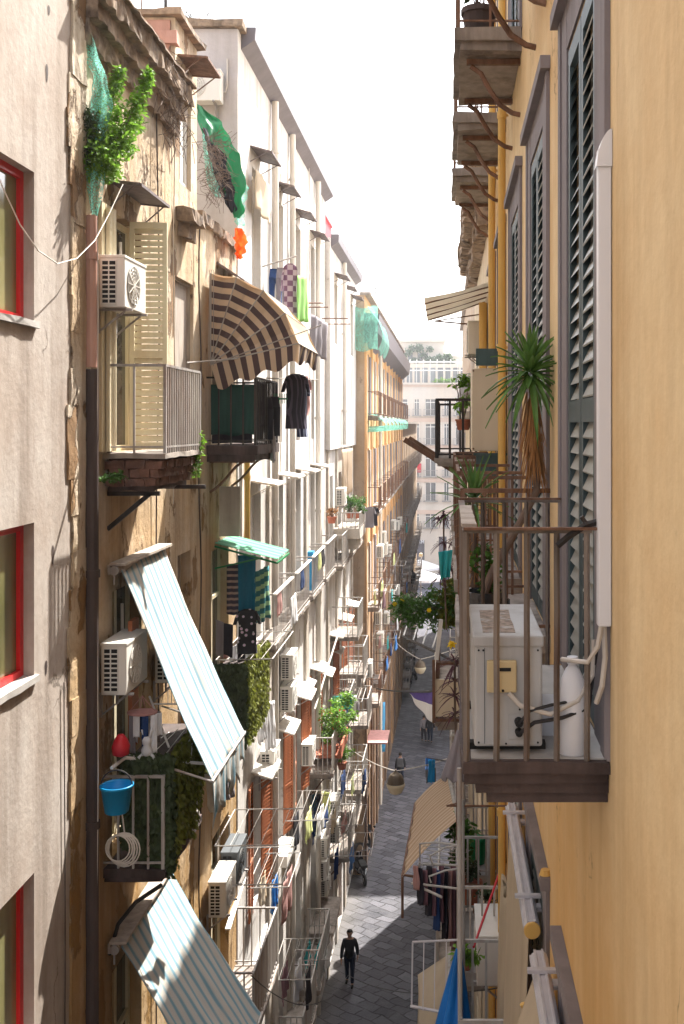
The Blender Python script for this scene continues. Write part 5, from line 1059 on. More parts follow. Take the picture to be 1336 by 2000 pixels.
f = MB(); f.tube([P(218, 1500, 11.2), P(245, 1480, 11.6), P(410, 1492, 12.4)], .02, 6); f.build('frame', 'white_paint', t); f = MB(); f.tube([P(350, 1470, 12), P(375, 1440, 12.6), P(372, 1478, 12.2)], .016, 5); f.build('brace', 'white_paint', t); f = MB()
for i in range(4): f.tube([P(255+i*30, 1484, 11.7+i*.1), P(330+i*18, 1430-i*6, 12.9)], .007, 4)
f.build('line', 'white_paint', t)
t = thing('drying_rack', P(290, 1360, 12.5), 'slim folded white rack leaning against the ochre wall beside the upper awning', 'drying rack')
f = MB(); f.tube([P(292, 1360, 12.4), P(330, 1460, 12.0)], .014, 5); f.tube([P(300, 1375, 12.4), P(356, 1375, 12.4)], .01, 5); f.tube([P(330, 1345, 13), P(372, 1345, 13)], .01, 5)
for i in range(6): f.tube([P(328+i*7, 1345, 13), P(328+i*7, 1375, 12.9)], .005, 4)
f.build('frame', 'white_paint', t)
f = MB(); f.box(-3.75, -3.7, 12.0, 12.25, -3.8, -2.3); tag(f.build('board', 'brown_wood'), 'upright reddish brown board behind the white cooling unit', 'board')

# ------------------------------------------------------------------ plants
def foliage(f, pts, n, sz, spread, r=rnd, flat=0):
    for _ in range(n):
        c, rad = r.choice(pts); c = Vector(c); d = Vector((r.gauss(0, 1), r.gauss(0, 1), r.gauss(0, 1))); d = d.normalized()*rad*r.random()**.4*spread
        dr = Vector((r.gauss(0, 1), r.gauss(0, 1), r.gauss(0, .7)-.2)); L = sz*r.uniform(.45, 1.6)
        f.leaf(c+d, dr, (r.gauss(0, .6), r.gauss(0, .6), 1), L, L*.5)
def shootpts(a, b, n=8, bend=.15, r0=.12, r1=.05):
    a = Vector(a); b = Vector(b); m_ = a.lerp(b, .5)+Vector((bend*(b.x-a.x), 0, -bend*abs(b.x-a.x)))
    out = []
    for i in range(n):
        t = i/(n-1); p = a*(1-t)**2+m_*2*t*(1-t)+b*t*t; out.append((p, r0+(r1-r0)*t))
    return out
t = thing('wild_bush', P(185, 320, 11.2), 'bright green wild bush sprouting from the wall beside the hanging green net', 'bush')
base = P(190, 315, 11.05)
shoots = [shootpts(base, P(233, 138, 11.7), 14, .0, .26, .05), shootpts(base, P(292, 142, 11.9), 16, .3, .26, .045), shootpts(base, P(186, 170, 11.5), 9, 0, .18, .05), shootpts(base, P(265, 240, 11.9), 8, .2, .25, .11), shootpts(base, P(222, 340, 11.6), 6, 0, .22, .1), shootpts(base, P(165, 230, 11.2), 6, 0, .14, .1), shootpts(P(200, 270, 11.3), P(250, 290, 11.7), 6, .1, .26, .1)]
f = MB(); pts = [p for s_ in shoots for p in s_]; foliage(f, pts, 6500, .055, 1.0); f.build('foliage', 'leaf_bright', t)
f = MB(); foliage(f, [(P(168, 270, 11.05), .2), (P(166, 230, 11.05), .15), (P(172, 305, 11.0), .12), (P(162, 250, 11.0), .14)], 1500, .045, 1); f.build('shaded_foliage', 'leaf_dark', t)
f = MB()
for s_ in shoots: f.tube([p for p, r_ in s_], .014, 5, .004)
f.build('stem', 'twig', t)
t = thing('wild_plant', P(390, 920, 13.2), 'small bright green weed growing at the far corner of the brick edged balcony', 'weed')
f = MB(); foliage(f, shootpts(P(380, 915, 13.2), P(392, 850, 13.3), 6, 0, .07, .04)+shootpts(P(378, 900, 13.2), P(384, 925, 13.2), 3, 0, .07, .05), 230, .06, 1); f.build('foliage', 'leaf_bright', t)
t = thing('fern', P(210, 935, 11.4), 'pale green fern drooping under the near end of the brick edged balcony', 'fern')
f = MB(); foliage(f, shootpts(P(238, 930, 11.5), P(178, 940, 11.3), 6, -.1, .05, .02)+[(P(222, 932, 11.5), .07)], 260, .05, 1); f.build('foliage', 'leaf_mid', t)
t = thing('roof_plant', P(395, 75, 19.5), 'tuft of grass and airy twigs growing on the roof edge above the side wall', 'roof plant')
f = MB(); foliage(f, [(P(q, 70+rnd.uniform(-8, 6), 19.4), .13) for q in range(366, 414, 5)], 900, .09, 1); f.build('foliage', 'leaf_bright', t)
f = MB()
for i in range(26):
    a = P(rnd.uniform(370, 410), 68, 19.4); b_ = P(rnd.uniform(360, 420), rnd.uniform(18, 50), 19.4); f.tube([a, a.lerp(b_, .5)+Vector((rnd.uniform(-.06, .06), 0, 0)), b_], .006, 3)
f.build('stem', 'twig', t); f = MB(); foliage(f, [(P(rnd.uniform(362, 418), rnd.uniform(18, 55), 19.4), .04) for i in range(60)], 260, .035, 1); f.build('seed_head', 'leaf_dark', t)
# ivy screens
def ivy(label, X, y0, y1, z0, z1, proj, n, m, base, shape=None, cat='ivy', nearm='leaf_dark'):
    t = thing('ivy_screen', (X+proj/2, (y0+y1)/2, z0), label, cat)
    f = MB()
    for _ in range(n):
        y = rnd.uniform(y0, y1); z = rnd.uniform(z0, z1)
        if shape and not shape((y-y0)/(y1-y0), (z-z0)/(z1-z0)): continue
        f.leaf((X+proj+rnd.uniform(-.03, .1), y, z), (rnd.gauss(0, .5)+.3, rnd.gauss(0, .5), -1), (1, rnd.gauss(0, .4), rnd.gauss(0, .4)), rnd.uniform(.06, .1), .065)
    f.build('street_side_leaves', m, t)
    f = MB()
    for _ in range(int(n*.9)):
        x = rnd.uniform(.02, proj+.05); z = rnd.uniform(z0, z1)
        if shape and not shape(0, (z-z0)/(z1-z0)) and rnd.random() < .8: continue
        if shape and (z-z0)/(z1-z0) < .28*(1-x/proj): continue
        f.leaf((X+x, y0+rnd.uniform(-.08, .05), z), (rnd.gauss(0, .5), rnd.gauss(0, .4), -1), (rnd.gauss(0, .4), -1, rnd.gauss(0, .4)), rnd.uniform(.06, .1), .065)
    f.build('near_side_leaves', nearm, t)  # darker leaf colour paints this side as shaded, the street side as sunlit
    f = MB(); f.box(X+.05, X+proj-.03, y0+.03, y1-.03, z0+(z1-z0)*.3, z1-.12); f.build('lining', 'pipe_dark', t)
    return t
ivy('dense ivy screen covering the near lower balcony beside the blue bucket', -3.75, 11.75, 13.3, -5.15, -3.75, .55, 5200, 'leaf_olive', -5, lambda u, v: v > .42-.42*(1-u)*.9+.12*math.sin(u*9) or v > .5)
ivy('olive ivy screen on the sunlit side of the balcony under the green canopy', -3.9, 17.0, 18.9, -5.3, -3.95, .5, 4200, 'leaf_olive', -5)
# planters on a shelf
def potted(label, p, r_, h, m, n, sz, potr=.14, poth=.2, extra=None, seed=1, name='potted_plant', spread=1, potm='terracotta', group='potted plants on the balconies'):
    t = thing(name, p, label, 'potted plant', group); p = Vector(p)
    f = MB(); f.lathe(p, [(potr*.75, 0), (potr, poth*.85), (potr*1.1, poth*.85), (potr*1.1, poth), (potr*.9, poth), (potr*.85, poth*.9), (.01, poth*.9)], 14); f.build('pot', potm, t, smooth=False)
    rr = random.Random(seed); f = MB(); pts = [(p+Vector((rr.gauss(0, .35)*r_, rr.gauss(0, .35)*r_, poth+h*(.2+.8*rr.random()))), r_*.4) for _ in range(12)]
    foliage(f, pts, n, sz, spread, rr); f.build('foliage', m, t)
    f = MB()
    for q, _ in pts[:6]: f.tube([p+Vector((0, 0, poth*.8)), q], .008, 4)
    f.build('stem', 'twig', t)
    if extra: f = MB(); foliage(f, pts, extra[1], extra[2], spread*1.1, rr); f.build('flower', extra[0], t)
    return t
f = MB(); f.rbox(-3.9, -3.05, 29.3, 31.2, -9.55, -9.45, .3, .01); f.box(-3.1, -3.05, 29.3, 31.2, -9.45, -9.2); tag(f.build('plant_shelf', 'terracotta'), 'terracotta coloured trough shelf full of bright plants on the white house', 'shelf')
pz = [(-3.3, 29.6, -9.44), (-3.35, 30.2, -9.44), (-3.2, 30.9, -9.44)]
potted('tall yellow green plant with orange tips on the trough shelf', pz[0], .45, 1.0, 'leaf_bright', 900, .1, extra=('petal_red', 40, .08), seed=3)
potted('grey green bushy plant in the middle of the trough shelf', pz[1], .35, .5, 'leaf_mid', 500, .09, seed=4)
potted('bright leafy plant at the far end of the trough shelf', pz[2], .45, 1.1, 'leaf_bright', 900, .1, seed=5)
for i, (px, py, l) in enumerate(((628, 1500, 'deep green plant on the balcony under the trough shelf, nearest the wall'), (648, 1505, 'leafy plant in the middle of the balcony under the trough shelf'), (668, 1502, 'light green plant at the street edge under the trough shelf'), (640, 1462, 'dark green plant just under the trough shelf'))):
    potted(l, P(px, py, 30.5), .35, .45, ['leaf_mid', 'leaf_bright', 'leaf_bright', 'leaf_mid'][i], 500, .09, seed=8+i)
sheet('towel', P(650, 1360, 31), P(689, 1358, 31.5), .42, 'turquoise_cloth', 'turquoise towel spread above the bright trough plants', 'towel', 3, .03)
sheet('cloth', P(688, 1360, 31), P(696, 1358, 31.3), .75, 'white_cloth', 'pale blue strip of cloth right of the turquoise towel', 'cloth', 2, .02)
potted('small green potted plant on the far balcony with net rail', P(683, 1012, 35.5), .3, .5, 'leaf_mid', 400, .09, seed=21)
potted('second green plant beside the net railed far balcony corner', P(700, 1012, 36), .35, .5, 'leaf_mid', 500, .09, seed=22)
potted('small terracotta pot with dry plant left of the net railed balcony', P(648, 1022, 31.5), .2, .25, 'dry_leaf', 200, .08, seed=23)
f = MB(); f.rbox(-3.9, -3.0, 35.0, 37.4, -3.9, -3.55, .4, .02); f.rbox(-3.9, -3.15, 35.3, 37.1, -4.3, -3.9, .4, .02); sb = tag(f.build('concrete_box_balcony', 'pale_plaster_warm'), 'pale concrete box balcony with plants on the narrow white house', 'balcony'); railing(sb, -3.9, 1, 35, 37.4, -3.55, .88, .55, 'iron_pale', .14, .012)
garment(P(722, 990, 37), .35, .75, 'grey_cloth', 'grey shirt hanging from the corner of the concrete box balcony', 'shirt', .2, seed=6)
garment(P(730, 990, 37.5), .35, .7, 'dark_cloth', 'darker shirt behind the grey one at the concrete box balcony', 'shirt', .5, seed=7)
sheet('curtain', P(668, 878, 36), P(690, 875, 38.5), 1.6, 'awn_cream', 'tall sandy curtain hanging below the overhang of the narrow white house', 'curtain', 5, .05, taper=.8)
f = MB(); f.rbox(-3.65, -3.5, 26.6, 26.9, -4.3, -3.3, .3, .004); tag(f.build('gas_cylinder' if False else 'blue_panel', 'blue_plastic'), 'bright blue upright board on a pale balcony of the white house', 'board')
sheet('sheet', P(518, 1372, 20.5), P(536, 1368, 21.2), 1.0, 'white_cloth', 'white bedsheet folded over a rail beside the ivy screened balcony', 'sheet', 3, .05)
sheet('sheet', P(505, 1385, 20.0), P(518, 1375, 20.5), .7, 'white_cloth', 'second white sheet left of the folded bedsheet', 'sheet', 3, .05)
sheet('towel', P(628, 1545, 31.2), P(645, 1548, 31.6), 1.0, 'pale_yellow_cloth', 'pale yellow cloth hanging beside the upper cooling unit of the lower cluster', 'towel', 2, .04, taper=.8)
for i, (px, m, l) in enumerate(((598, 'navy_cloth', 'navy cloth on the tilted white rack'), (606, 'white_cloth', 'white cloth on the tilted white rack'), (614, 'teal_cloth', 'teal cloth on the tilted white rack'), (622, 'dark_cloth', 'black cloth on the tilted white rack'))): sheet('cloth', P(px-4, 1552, 28.8), P(px+5, 1550, 29), .45, m, l, 'cloth', 2, .03)
f = MB(); f.rbox(-3.9, -3.6, 22.9, 24.0, -9.9, -9.65, .4, .01); tag(f.build('flower_box', 'white_paint'), 'long white box hung under the red louvred shutters', 'box')
# racks over the street further down, clothes on them
rk = [(-3.9, 19.9, -9.0, .8, 1.6, 'rack low on the near end of the white house'), (-3.9, 24.3, -9.4, .9, 2.0, 'tilted white rack under the middle red shutters'), (-3.9, 27.5, -10.6, .9, 1.8, 'rack left of the lower cooling cluster'),
      (-3.9, 29.9, -11.7, 1.4, 1.6, 'long rack above the lower cooling cluster'), (-3.9, 31.8, -13.4, 1.5, 1.8, 'long rack level with the lower cooling cluster'), (-3.9, 34.2, -11.9, 1.2, 1.6, 'rack beside the pale yellow cloth'),
      (-3.9, 22.5, -12.2, .9, 1.8, 'low rack near the leaning white board'), (-3.9, 26.0, -13.6, .9, 1.8, 'lowest rack above the street on the white house'), (-3.4, 43.0, -7.0, 1.2, 1.8, 'pale rack with dark clothes on the first orange house columns'),
      (-3.4, 46.0, -9.6, 1.2, 1.8, 'far rack low on the orange house'), (-3.4, 52.3, -7.2, 1.2, 1.8, 'far rack halfway along the orange house'), (-3.9, 33.2, -9.0, 1.1, 1.8, 'rack beside the turquoise towel')]
for x, y, z, o, L_, l in rk: rack((x, y, z), o, 0, L_, l)
cl = random.Random(5); mats_ = ['white_cloth', 'dark_cloth', 'navy_cloth', 'rose_cloth', 'grey_cloth', 'mauve_cloth', 'pale_yellow_cloth', 'turquoise_cloth', 'blue_tarp', 'cream_cloth']
colw = ['white', 'black', 'navy', 'rose', 'grey', 'mauve', 'pale yellow', 'turquoise', 'blue', 'cream']
onw = ['near the wall', 'in the middle', 'at the outer end']
for ri, (x, y, z, o, L_, l) in enumerate(rk):
    for i in range(2 if ri in (3, 4) else 3):
        mi = cl.randrange(len(mats_)); xx = x+o*(.25+.3*i)
        sheet('laundry', (xx, y+.15, z), (xx+.02, y+.15+cl.uniform(.5, 1.2), z), cl.uniform(.4, .85), mats_[mi], colw[mi]+' laundry '+onw[i]+' of the '+l.split(' on the ')[0], 'laundry', 2, .04, group='laundry on the street racks')
# balcony racks seen in front of the orange house
for i, (y, z) in enumerate(((34.3, -7.1), (36.5, -8.9), (38.5, -11.3), (36.2, -12.9))):
    t = thing('cage_balcony', (-3.9, y, z), ['white railed', 'low white railed', 'white railed deep', 'lowest white railed'][i]+' balcony cage '+['above the turquoise towel', 'level with the trough plants', 'over the parked scooter', 'just above the street wall'][i], 'balcony', 'white cage balconies')
    f = MB(); f.rbox(-3.9, -3.0, y, y+1.9, z-.14, z, .3, .01); f.build('slab', 'slab_stone', t); railing(t, -3.9, 1, y, y+1.9, z, .88, 1.0, 'iron_pale', .16, .012, nsp=.16)
# leaning boards (small flat hoods lit white)
for px, py, d, l in ((654, 1268, 35.3, 'small bright square hood nearest the orange house'), (634, 1310, 32.4, 'middle bright square hood'), (592, 1335, 27.6, 'left bright square hood below the blue board')):
    f = MB(); c_ = P(px, py, d); f.add([c_+Vector(v) for v in ((-.2, -.55, .1), (.3, -.55, -.08), (.3, .55, -.08), (-.2, .55, .1), (-.2, -.55, .13), (.3, -.55, -.05), (.3, .55, -.05), (-.2, .55, .13))], [(3, 2, 1, 0), (4, 5, 6, 7), (0, 1, 5, 4), (1, 2, 6, 5), (2, 3, 7, 6), (3, 0, 4, 7)]); f.bar(c_+Vector((-.2, -.5, .08)), c_+Vector((-.45, -.5, .0)), .03); tag(f.build('window_hood', 'white_paint'), l, 'hood', 'small square hoods')
f = MB(); f.tube([(-3.85, 31.2, -8.95), (-2.95, 31.2, -8.95)], .06, 8); tag(f.build('vent_pipe', 'pipe_pale'), 'horizontal pale vent pipe left of the trough plants', 'pipe')
# white solid sloping parapet strips low on the white house
for px, py, d, l in ((470, 1740, 18.5, 'long white sloping board above the long white rack'), (505, 1860, 20, 'white board leaning at the low end of the white house'), (640, 1310, 30, 'pale pole slanting up past the square hoods')):
    a = P(px-25, py+75, d-.6); b_ = P(px+20, py-70, d+2.2)
    f = MB(); f.bar(a, b_, .09 if 'board' in l else .04, .03 if 'board' in l else .04); tag(f.build('board' if 'board' in l else 'pole', 'white_paint'), l, 'board' if 'board' in l else 'pole')

sheet('rag', P(402, 1512, 12.6), P(440, 1500, 13.2), .5, 'cream_cloth', 'ragged cream cloth hanging behind the hem of the upper blue striped awning', 'rag', 3, .05, taper=.5)
sheet('rag', P(436, 1500, 13.2), P(462, 1480, 13.8), .45, 'grey_cloth', 'small grey rag next to the ragged cream cloth below the upper awning', 'rag', 2, .04, taper=.6)
sheet('blind', (-3.72, 19.85, 4.98), (-3.72, 21.5, 4.98), .78, 'cream_cloth', 'faded cream blind hanging under the first tin hood of the white house', 'blind', 2, .03, nrm=Vector((1, 0, 0)))
f = MB(); f.rbox(.155, .3, 4.56, 5.1, -.9245, -.921, .06, .002); f.build('dirt_patch', 'dirt_brown', nac)
sheet('towel', (-3.1, 20.2, -3.42), (-3.1, 20.9, -3.42), .6, 'white_cloth', 'small white towel over the first pale balcony rail of the white house', 'towel', 2, .03)
for i, (y_, m, c_) in enumerate(((20.7, 'rose_cloth', 'rose'), (24.0, 'navy_cloth', 'navy'), (27.3, 'pale_yellow_cloth', 'yellow'), (28.1, 'dark_cloth', 'black'))):
    sheet('laundry', (-3.46, y_, -3.4), (-3.46, y_+.55, -3.4), .5, m, c_+' cloth laid over the pale balcony rails of the tall white house', 'laundry', 2, .02, nrm=Vector((1, 0, 0)))
# ------------------------------------------------------------------ right side plants
def blade(f, p, d, L, W, droop=.25, n=6):
    p = Vector(p); d = Vector(d).normalized(); side = d.cross(Vector((0, 0, 1)));
    side = side.normalized() if side.length > .05 else Vector((1, 0, 0)); k = len(f.v)
    for i in range(n+1):
        t = i/n; c = p+d*L*t-Vector((0, 0, droop*L*t*t)); w_ = W*(.55+1.3*t-1.85*t*t) if t < 1 else .0
        up = side.cross(d).normalized()*W*.18
        f.v += [c-side*w_/2+up, c, c+side*w_/2+up]
    for i in range(n):
        a = k+i*3; f.f += [(a, a+1, a+4, a+3), (a+1, a+2, a+5, a+4)]; f.mi += [f.m]*2
def yucca(t, c, n, L, W, seed, m='leaf_yucca', lo=-.7):
    r = random.Random(seed); f = MB()
    for i in range(n):
        e = lo+(1.45-lo)*(i/n)**.85; a = i*2.399; d = Vector((math.cos(a)*math.cos(e), math.sin(a)*math.cos(e), math.sin(e)))
        blade(f, Vector(c)+Vector((0, 0, .05*i/n))+d*.02, d, L*r.uniform(.75, 1.1), W*r.uniform(.8, 1.1), r.uniform(.1, .5)*(1.3-e*.6))
    return f.build('blade_leaves', m, t)
YD = 6.85
t = thing('yucca', (.4, YD, -1.45), 'tall yucca with shaggy brown dead leaf skirt on the second balcony of the yellow house', 'yucca')
top = P(1036, 735, YD); bot = P(1048, 960, YD); foot = P(935, 1190, YD)
yucca(t, top, 76, .33, .055, 4, lo=-.8)
f = MB(); f.tube([foot, P(960, 1120, YD), P(1000, 1050, YD), bot, P(1049, 860, YD), top], .028, 10, .022); f.build('trunk', 'twig', t)
f = MB(); r_ = random.Random(3)
for i in range(230):
    z = r_.uniform(0, 1)**1.1; p = top.lerp(bot, .12+z*.62); a = r_.uniform(0, 6.28); p += Vector((math.cos(a), math.sin(a), 0))*.03
    blade(f, p, (math.cos(a)*.22, math.sin(a)*.22, -1), r_.uniform(.16, .34), .013, .0, 4)
f.build('dead_leaf_skirt', 'dry_leaf', t)
f = MB(); pc = P(945, 1235, YD); f.lathe(pc, [(.10, 0), (.13, .24), (.145, .24), (.145, .28), (.12, .28), (.11, .25), (.01, .25)], 20); f.build('pot', 'scooter_paint', t)
t = thing('yucca', P(925, 1230, 7.15), 'smaller yucca with arching leaves rising behind the nearest balcony railing', 'yucca')
cc = P(925, 985, 7.15); yucca(t, cc, 36, .33, .04, 9, lo=-.2)
f = MB(); f.tube([P(925, 1225, 7.15), cc], .022, 8); f.build('trunk', 'twig', t)
f = MB()
for i in range(120): a = r_.uniform(0, 6.28); blade(f, cc.lerp(P(925, 1120, 7.15), r_.random()), (math.cos(a)*.5, math.sin(a)*.5, r_.uniform(-1, .1)), r_.uniform(.08, .2), .008, .3, 3)
f.build('dry_leaves', 'dry_leaf', t)
potted('black potted grassy plant behind the nearest cooling unit', (.28, 7.0, -1.45), .12, .35, 'leaf_mid', 260, .06, .13, .26, seed=31, potm='scooter_paint')
# cordylines and vine
def cordyline(t, stem, heads, n, L, m='leaf_purple', seed=1):
    f = MB(); f.tube(stem, .016, 6); f.build('stem', 'twig', t); r = random.Random(seed); f = MB()
    for c in heads:
        for i in range(n):
            a = r.uniform(0, 6.28); e = r.uniform(-.6, 1.2); blade(f, c, (math.cos(a)*math.cos(e), math.sin(a)*math.cos(e), math.sin(e)), L*r.uniform(.6, 1.1), .035, r.uniform(.3, .8), 4)
    f.build('leaves', m, t)
t = thing('cordyline', P(892, 1580, 12.6), 'slender purple leaved plant with yellow tip growing up outside the nearest balcony', 'plant')
cordyline(t, [P(893, 1640, 12.4), P(893, 1500, 12.4), P(889, 1400, 12.4), P(888, 1290, 12.4)], [P(888, y_, 12.4) for y_ in (1290, 1300, 1330, 1360, 1395)], 15, .26, seed=2)
f = MB(); foliage(f, [(P(884, 1257, 12.4), .03)], 40, .05, 1); f.build('flower', 'petal_yellow', t)
t = thing('cordyline', P(880, 1200, 17.5), 'tall dusky cordyline with several rosettes against the pale apartment block', 'plant')
cordyline(t, [P(872, 1230, 17.5), P(868, 1120, 17.5), P(866, 1000, 17.5)], [P(866, 1005, 17.5), P(886, 1020, 17.5), P(858, 1018, 17.4), P(892, 1050, 17.6), P(868, 1060, 17.4), P(880, 1110, 17.4), P(862, 1125, 17.3), P(895, 1095, 17.4)], 16, .26, seed=5)
t = thing('creeper', P(850, 1260, 18.6), 'green creeper with yellow flowers reaching far over the street from the cream house balcony', 'creeper')
cp = []
for i in range(60):
    u = i/59; px = 775+125*u; top_ = 1174-30*u+rnd.uniform(-8, 8); cp.append((P(px, top_+rnd.uniform(0, 45+25*u), 18.6+rnd.uniform(-.4, .4)), .12))
f = MB(); foliage(f, cp, 2300, .085, 1.25); f.build('foliage', 'leaf_mid', t)
f = MB(); foliage(f, [(P(rnd.uniform(860, 905), rnd.uniform(1120, 1225), 18.4), .12) for _ in range(20)], 1000, .10, 1); f.build('sunny_foliage', 'leaf_olive', t)
f = MB(); f.tube([P(905, 1215, 18.6), P(860, 1190, 18.6), P(815, 1178, 18.6), P(778, 1176, 18.6)], .02, 6)
for i in range(14): a = cp[i*4][0]; f.tube([P(860, 1190, 18.6), a], .006, 3)
f.build('stem', 'twig', t)
f = MB()
for px, py in ((771, 1180), (785, 1174), (838, 1192)): c_ = P(px, py, 18.3); [f.leaf(c_, (math.cos(a*1.05), .2, math.sin(a*1.05)), (0, -1, .1), .05, .045) for a in range(6)]
f.build('flower', 'petal_yellow', t)
sheet('cloth', P(856, 1078, 17), P(884, 1074, 17), .46, 'turquoise_cloth', 'turquoise cloth hanging among the dusky cordylines', 'cloth', 2, .05, taper=.6)
potted('leafy plant with thin stems beside the cream house upper railing', P(905, 840, 19), .25, .9, 'leaf_bright', 260, .09, seed=41)
potted('green plant on the first lower balcony under the nearest balcony corner', (.16, 14.2, -6.5), .25, .95, 'leaf_mid', 420, .1, seed=42)
potted('dark leafed pot plant on the upper balcony at the top edge', (.3, 9.9, 3.66), .18, .8, 'leaf_dark', 250, .09, .16, .35, seed=43, potm='pipe_dark')
# wooden planter screen on cream house lower balcony
t = thing('balcony_screen', (-.2, 18.1, -5.2), 'boxy screen of faded boards in rusty frame hanging outside the creeper balcony', 'screen')
f = MB(); f.box(-.22, .3, 17.9, 17.95, -5.1, -4.45); f.box(-.25, -.22, 17.95, 19.4, -5.15, -4.3); f.build('board', 'beige_cab', t)
f = MB(); f.bar((-.25, 17.88, -5.2), (-.25, 17.88, -4.1), .05); f.bar((.3, 17.88, -5.2), (.3, 17.88, -4.1), .04); f.bar((-.25, 17.88, -5.15), (.45, 17.88, -5.15), .05); f.build('frame', 'iron_rust', t)
f = MB(); f.bar((-.2, 17.9, -4.1), (-.12, 17.9, -3.4), .07, .05); tag(f.build('post', 'white_paint'), 'short white post end below the creeper', 'post')
# white string lines at the far right balcony
t = thing('clothes_airer', P(835, 1210, 25), 'row of four slanting white cords under the yellow flowered creeper', 'clothes airer')
f = MB()
for i in range(4): f.tube([P(802+i*20, 1200+i*4, 25), P(788+i*19, 1243+i*7, 23.5)], .018, 4)
f.build('line', 'white_cloth', t); f = MB(); f.tube([P(800, 1199, 25), P(905, 1226, 22)], .02, 5); f.tube([P(786, 1242, 23.5), P(905, 1300, 20)], .03, 5); f.build('frame', 'iron_black', t)
t = thing('hanging_sheet', P(830, 1380, 26), 'big sheet with violet top and white body drooping from a line over the street', 'sheet')
cA, cB = P(792, 1349, 27), P(856, 1350, 24)
def fs(u, v): b = cA.lerp(cB, u); L = (.18+.62*u**.8)*1.02; return b+Vector((.03*math.sin(u*12+v*3)+.25*v*(1-u)*.8, .05*math.sin(v*5), -L*v-.05*math.sin(u*3.1)))
f = MB(); f.grid(lambda u, v: fs(u, v*.42), 20, 6); f.build('violet_band', 'purple_cloth', t, smooth=True, solid=.004)
f = MB(); f.grid(lambda u, v: fs(u, .42+v*.58), 20, 8); f.build('white_body', 'white_cloth', t, smooth=True, solid=.004)
wire('cable', sag(P(735, 1345, 30), P(856, 1350, 24), .05), .02, 'cable_dark', 'dark twisted cable holding the violet and white sheet')
# lower right balconies dressing
f = MB(); f.tube([P(897, 1500, 9.6), P(899, 2080, 9.6)], .022, 8); f.tube([P(903, 1560, 10.9), P(905, 2100, 10.9)], .024, 8); tag(f.build('post', 'iron_pale'), 'tall flaking white post at the outer corner of the lower right balconies', 'post')
def parasol(label, apex, bot, rad, m, pole_to, seed=0):
    t = thing('folded_parasol', (bot[0], bot[1], bot[2]), label, 'parasol'); apex = Vector(apex); bot = Vector(bot)
    def fn(u, v): a = u*2*math.pi; r_ = .02+rad*v**.9*(1+.28*math.sin(a*6+v*2)); p = apex.lerp(bot, v); return p+Vector((math.cos(a)*r_, math.sin(a)*r_*.7, .03*math.sin(a*5)*v))
    f = MB(); f.grid(fn, 48, 18); f.build('canopy', m, t, smooth=True, solid=.004)
    f = MB(); f.tube([apex+Vector((0, 0, .06)), Vector(pole_to)], .016, 8); f.build('pole', 'wood_pale', t); return t
parasol('folded bright blue parasol tied upright at the corner of the lower right balcony', P(895, 1852, 10.7), P(885, 2010, 10.7), .14, 'blue_tarp', P(903, 2140, 10.7))
parasol('folded grey cloth parasol hanging just under the nearest balcony corner', P(897, 1425, 10.3), P(886, 1520, 10.3), .085, 'grey_cloth', P(905, 1560, 10.3))
t = thing('drying_rack', P(850, 1700, 13), 'curved white rack full of dark and mauve clothes under the beige ribbed awning', 'drying rack')
f = MB()
f.tube([P(905, 1652, 12.6), P(850, 1645, 12.8), P(820, 1648, 13), P(820, 1688, 13), P(895, 1690, 12.6)], .014, 6); f.tube([P(820, 1684, 12.8), P(813, 1722, 12.8), P(830, 1728, 12.6), P(895, 1736, 12.3)], .014, 6)
f.tube([P(905, 1650, 12.4), P(870, 1655, 12.4), P(840, 1672, 12.4), P(845, 1690, 12.4)], .012, 6); f.tube([P(905, 1696, 12.2), P(870, 1700, 12.2), P(838, 1712, 12.2), P(842, 1724, 12.2)], .012, 6); f.tube([P(805, 1725, 13), P(862, 1752, 12.2)], .016, 6)
f.build('frame', 'iron_pale', t); f = MB()
for i in range(7): f.tube([P(825+i*11, 1686, 12.9), P(822+i*11, 1728, 12.7)], .006, 4)
for i in range(5): f.tube([P(826, 1652+i*8, 13), P(892, 1658+i*8, 12.7)], .005, 4)
f.build('line', 'iron_pale', t)
for i in range(11):
    px = 812+i*8.2; m = ['rose_cloth', 'dark_cloth', 'mauve_cloth', 'dark_cloth', 'mauve_cloth', 'navy_cloth', 'mauve_cloth', 'dark_cloth', 'rose_cloth', 'mauve_cloth', 'dark_cloth'][i]
    lb = ['faded pink garment at the outer end', 'black garment second from the outer end', 'wine coloured garment third from the outer end', 'black garment fourth from the outer end', 'wine coloured garment in the middle', 'navy garment in the middle', 'mauve garment near the post', 'long black garment near the post', 'dull rose garment near the post', 'last wine coloured garment', 'last black garment at the post'][i]
    sheet('garment', P(px-5, 1690+i % 3*4, 12.9), P(px+5, 1692+i % 3*4, 12.6), .3+.07*i+.1*(i % 2), m, lb+' of the curved white rack', 'garment', 2, .025, group='clothes on the curved white rack', taper=.8)
t = thing('drying_rack', P(850, 1900, 11.2), 'blue grey metal rack hung outside in front of the plain beige awning', 'drying rack')
f = MB(); q = [P(806, 1840, 11.3), P(890, 1836, 11.1), P(905, 1832, 11)]; f.tube(q, .013, 6); f.tube([P(806, 1840, 11.3), P(804, 1962, 11.0), P(812, 1968, 11)], .01, 6); f.tube([P(802, 1965, 11), P(905, 1985, 10.8)], .016, 6); f.build('frame', 'aluminium', t)
f = MB()
for i in range(3): f.tube([P(828+i*22, 1840, 11.2), P(826+i*22, 1974, 10.9)], .006, 4)
f.build('line', 'aluminium', t)
f = MB(); f.tube([P(925, 1850, 11.0), P(984, 1680, 12.2)], .014, 6); b_ = tag(f.build('broom', 'red_plastic'), 'red sticked broom leaning across the lower right balconies with dark head up', 'broom')
f = MB(); f.tube([P(984, 1685, 12.2), P(982, 1655, 12.2)], .035, 8); f.build('head', 'rubber', b_)
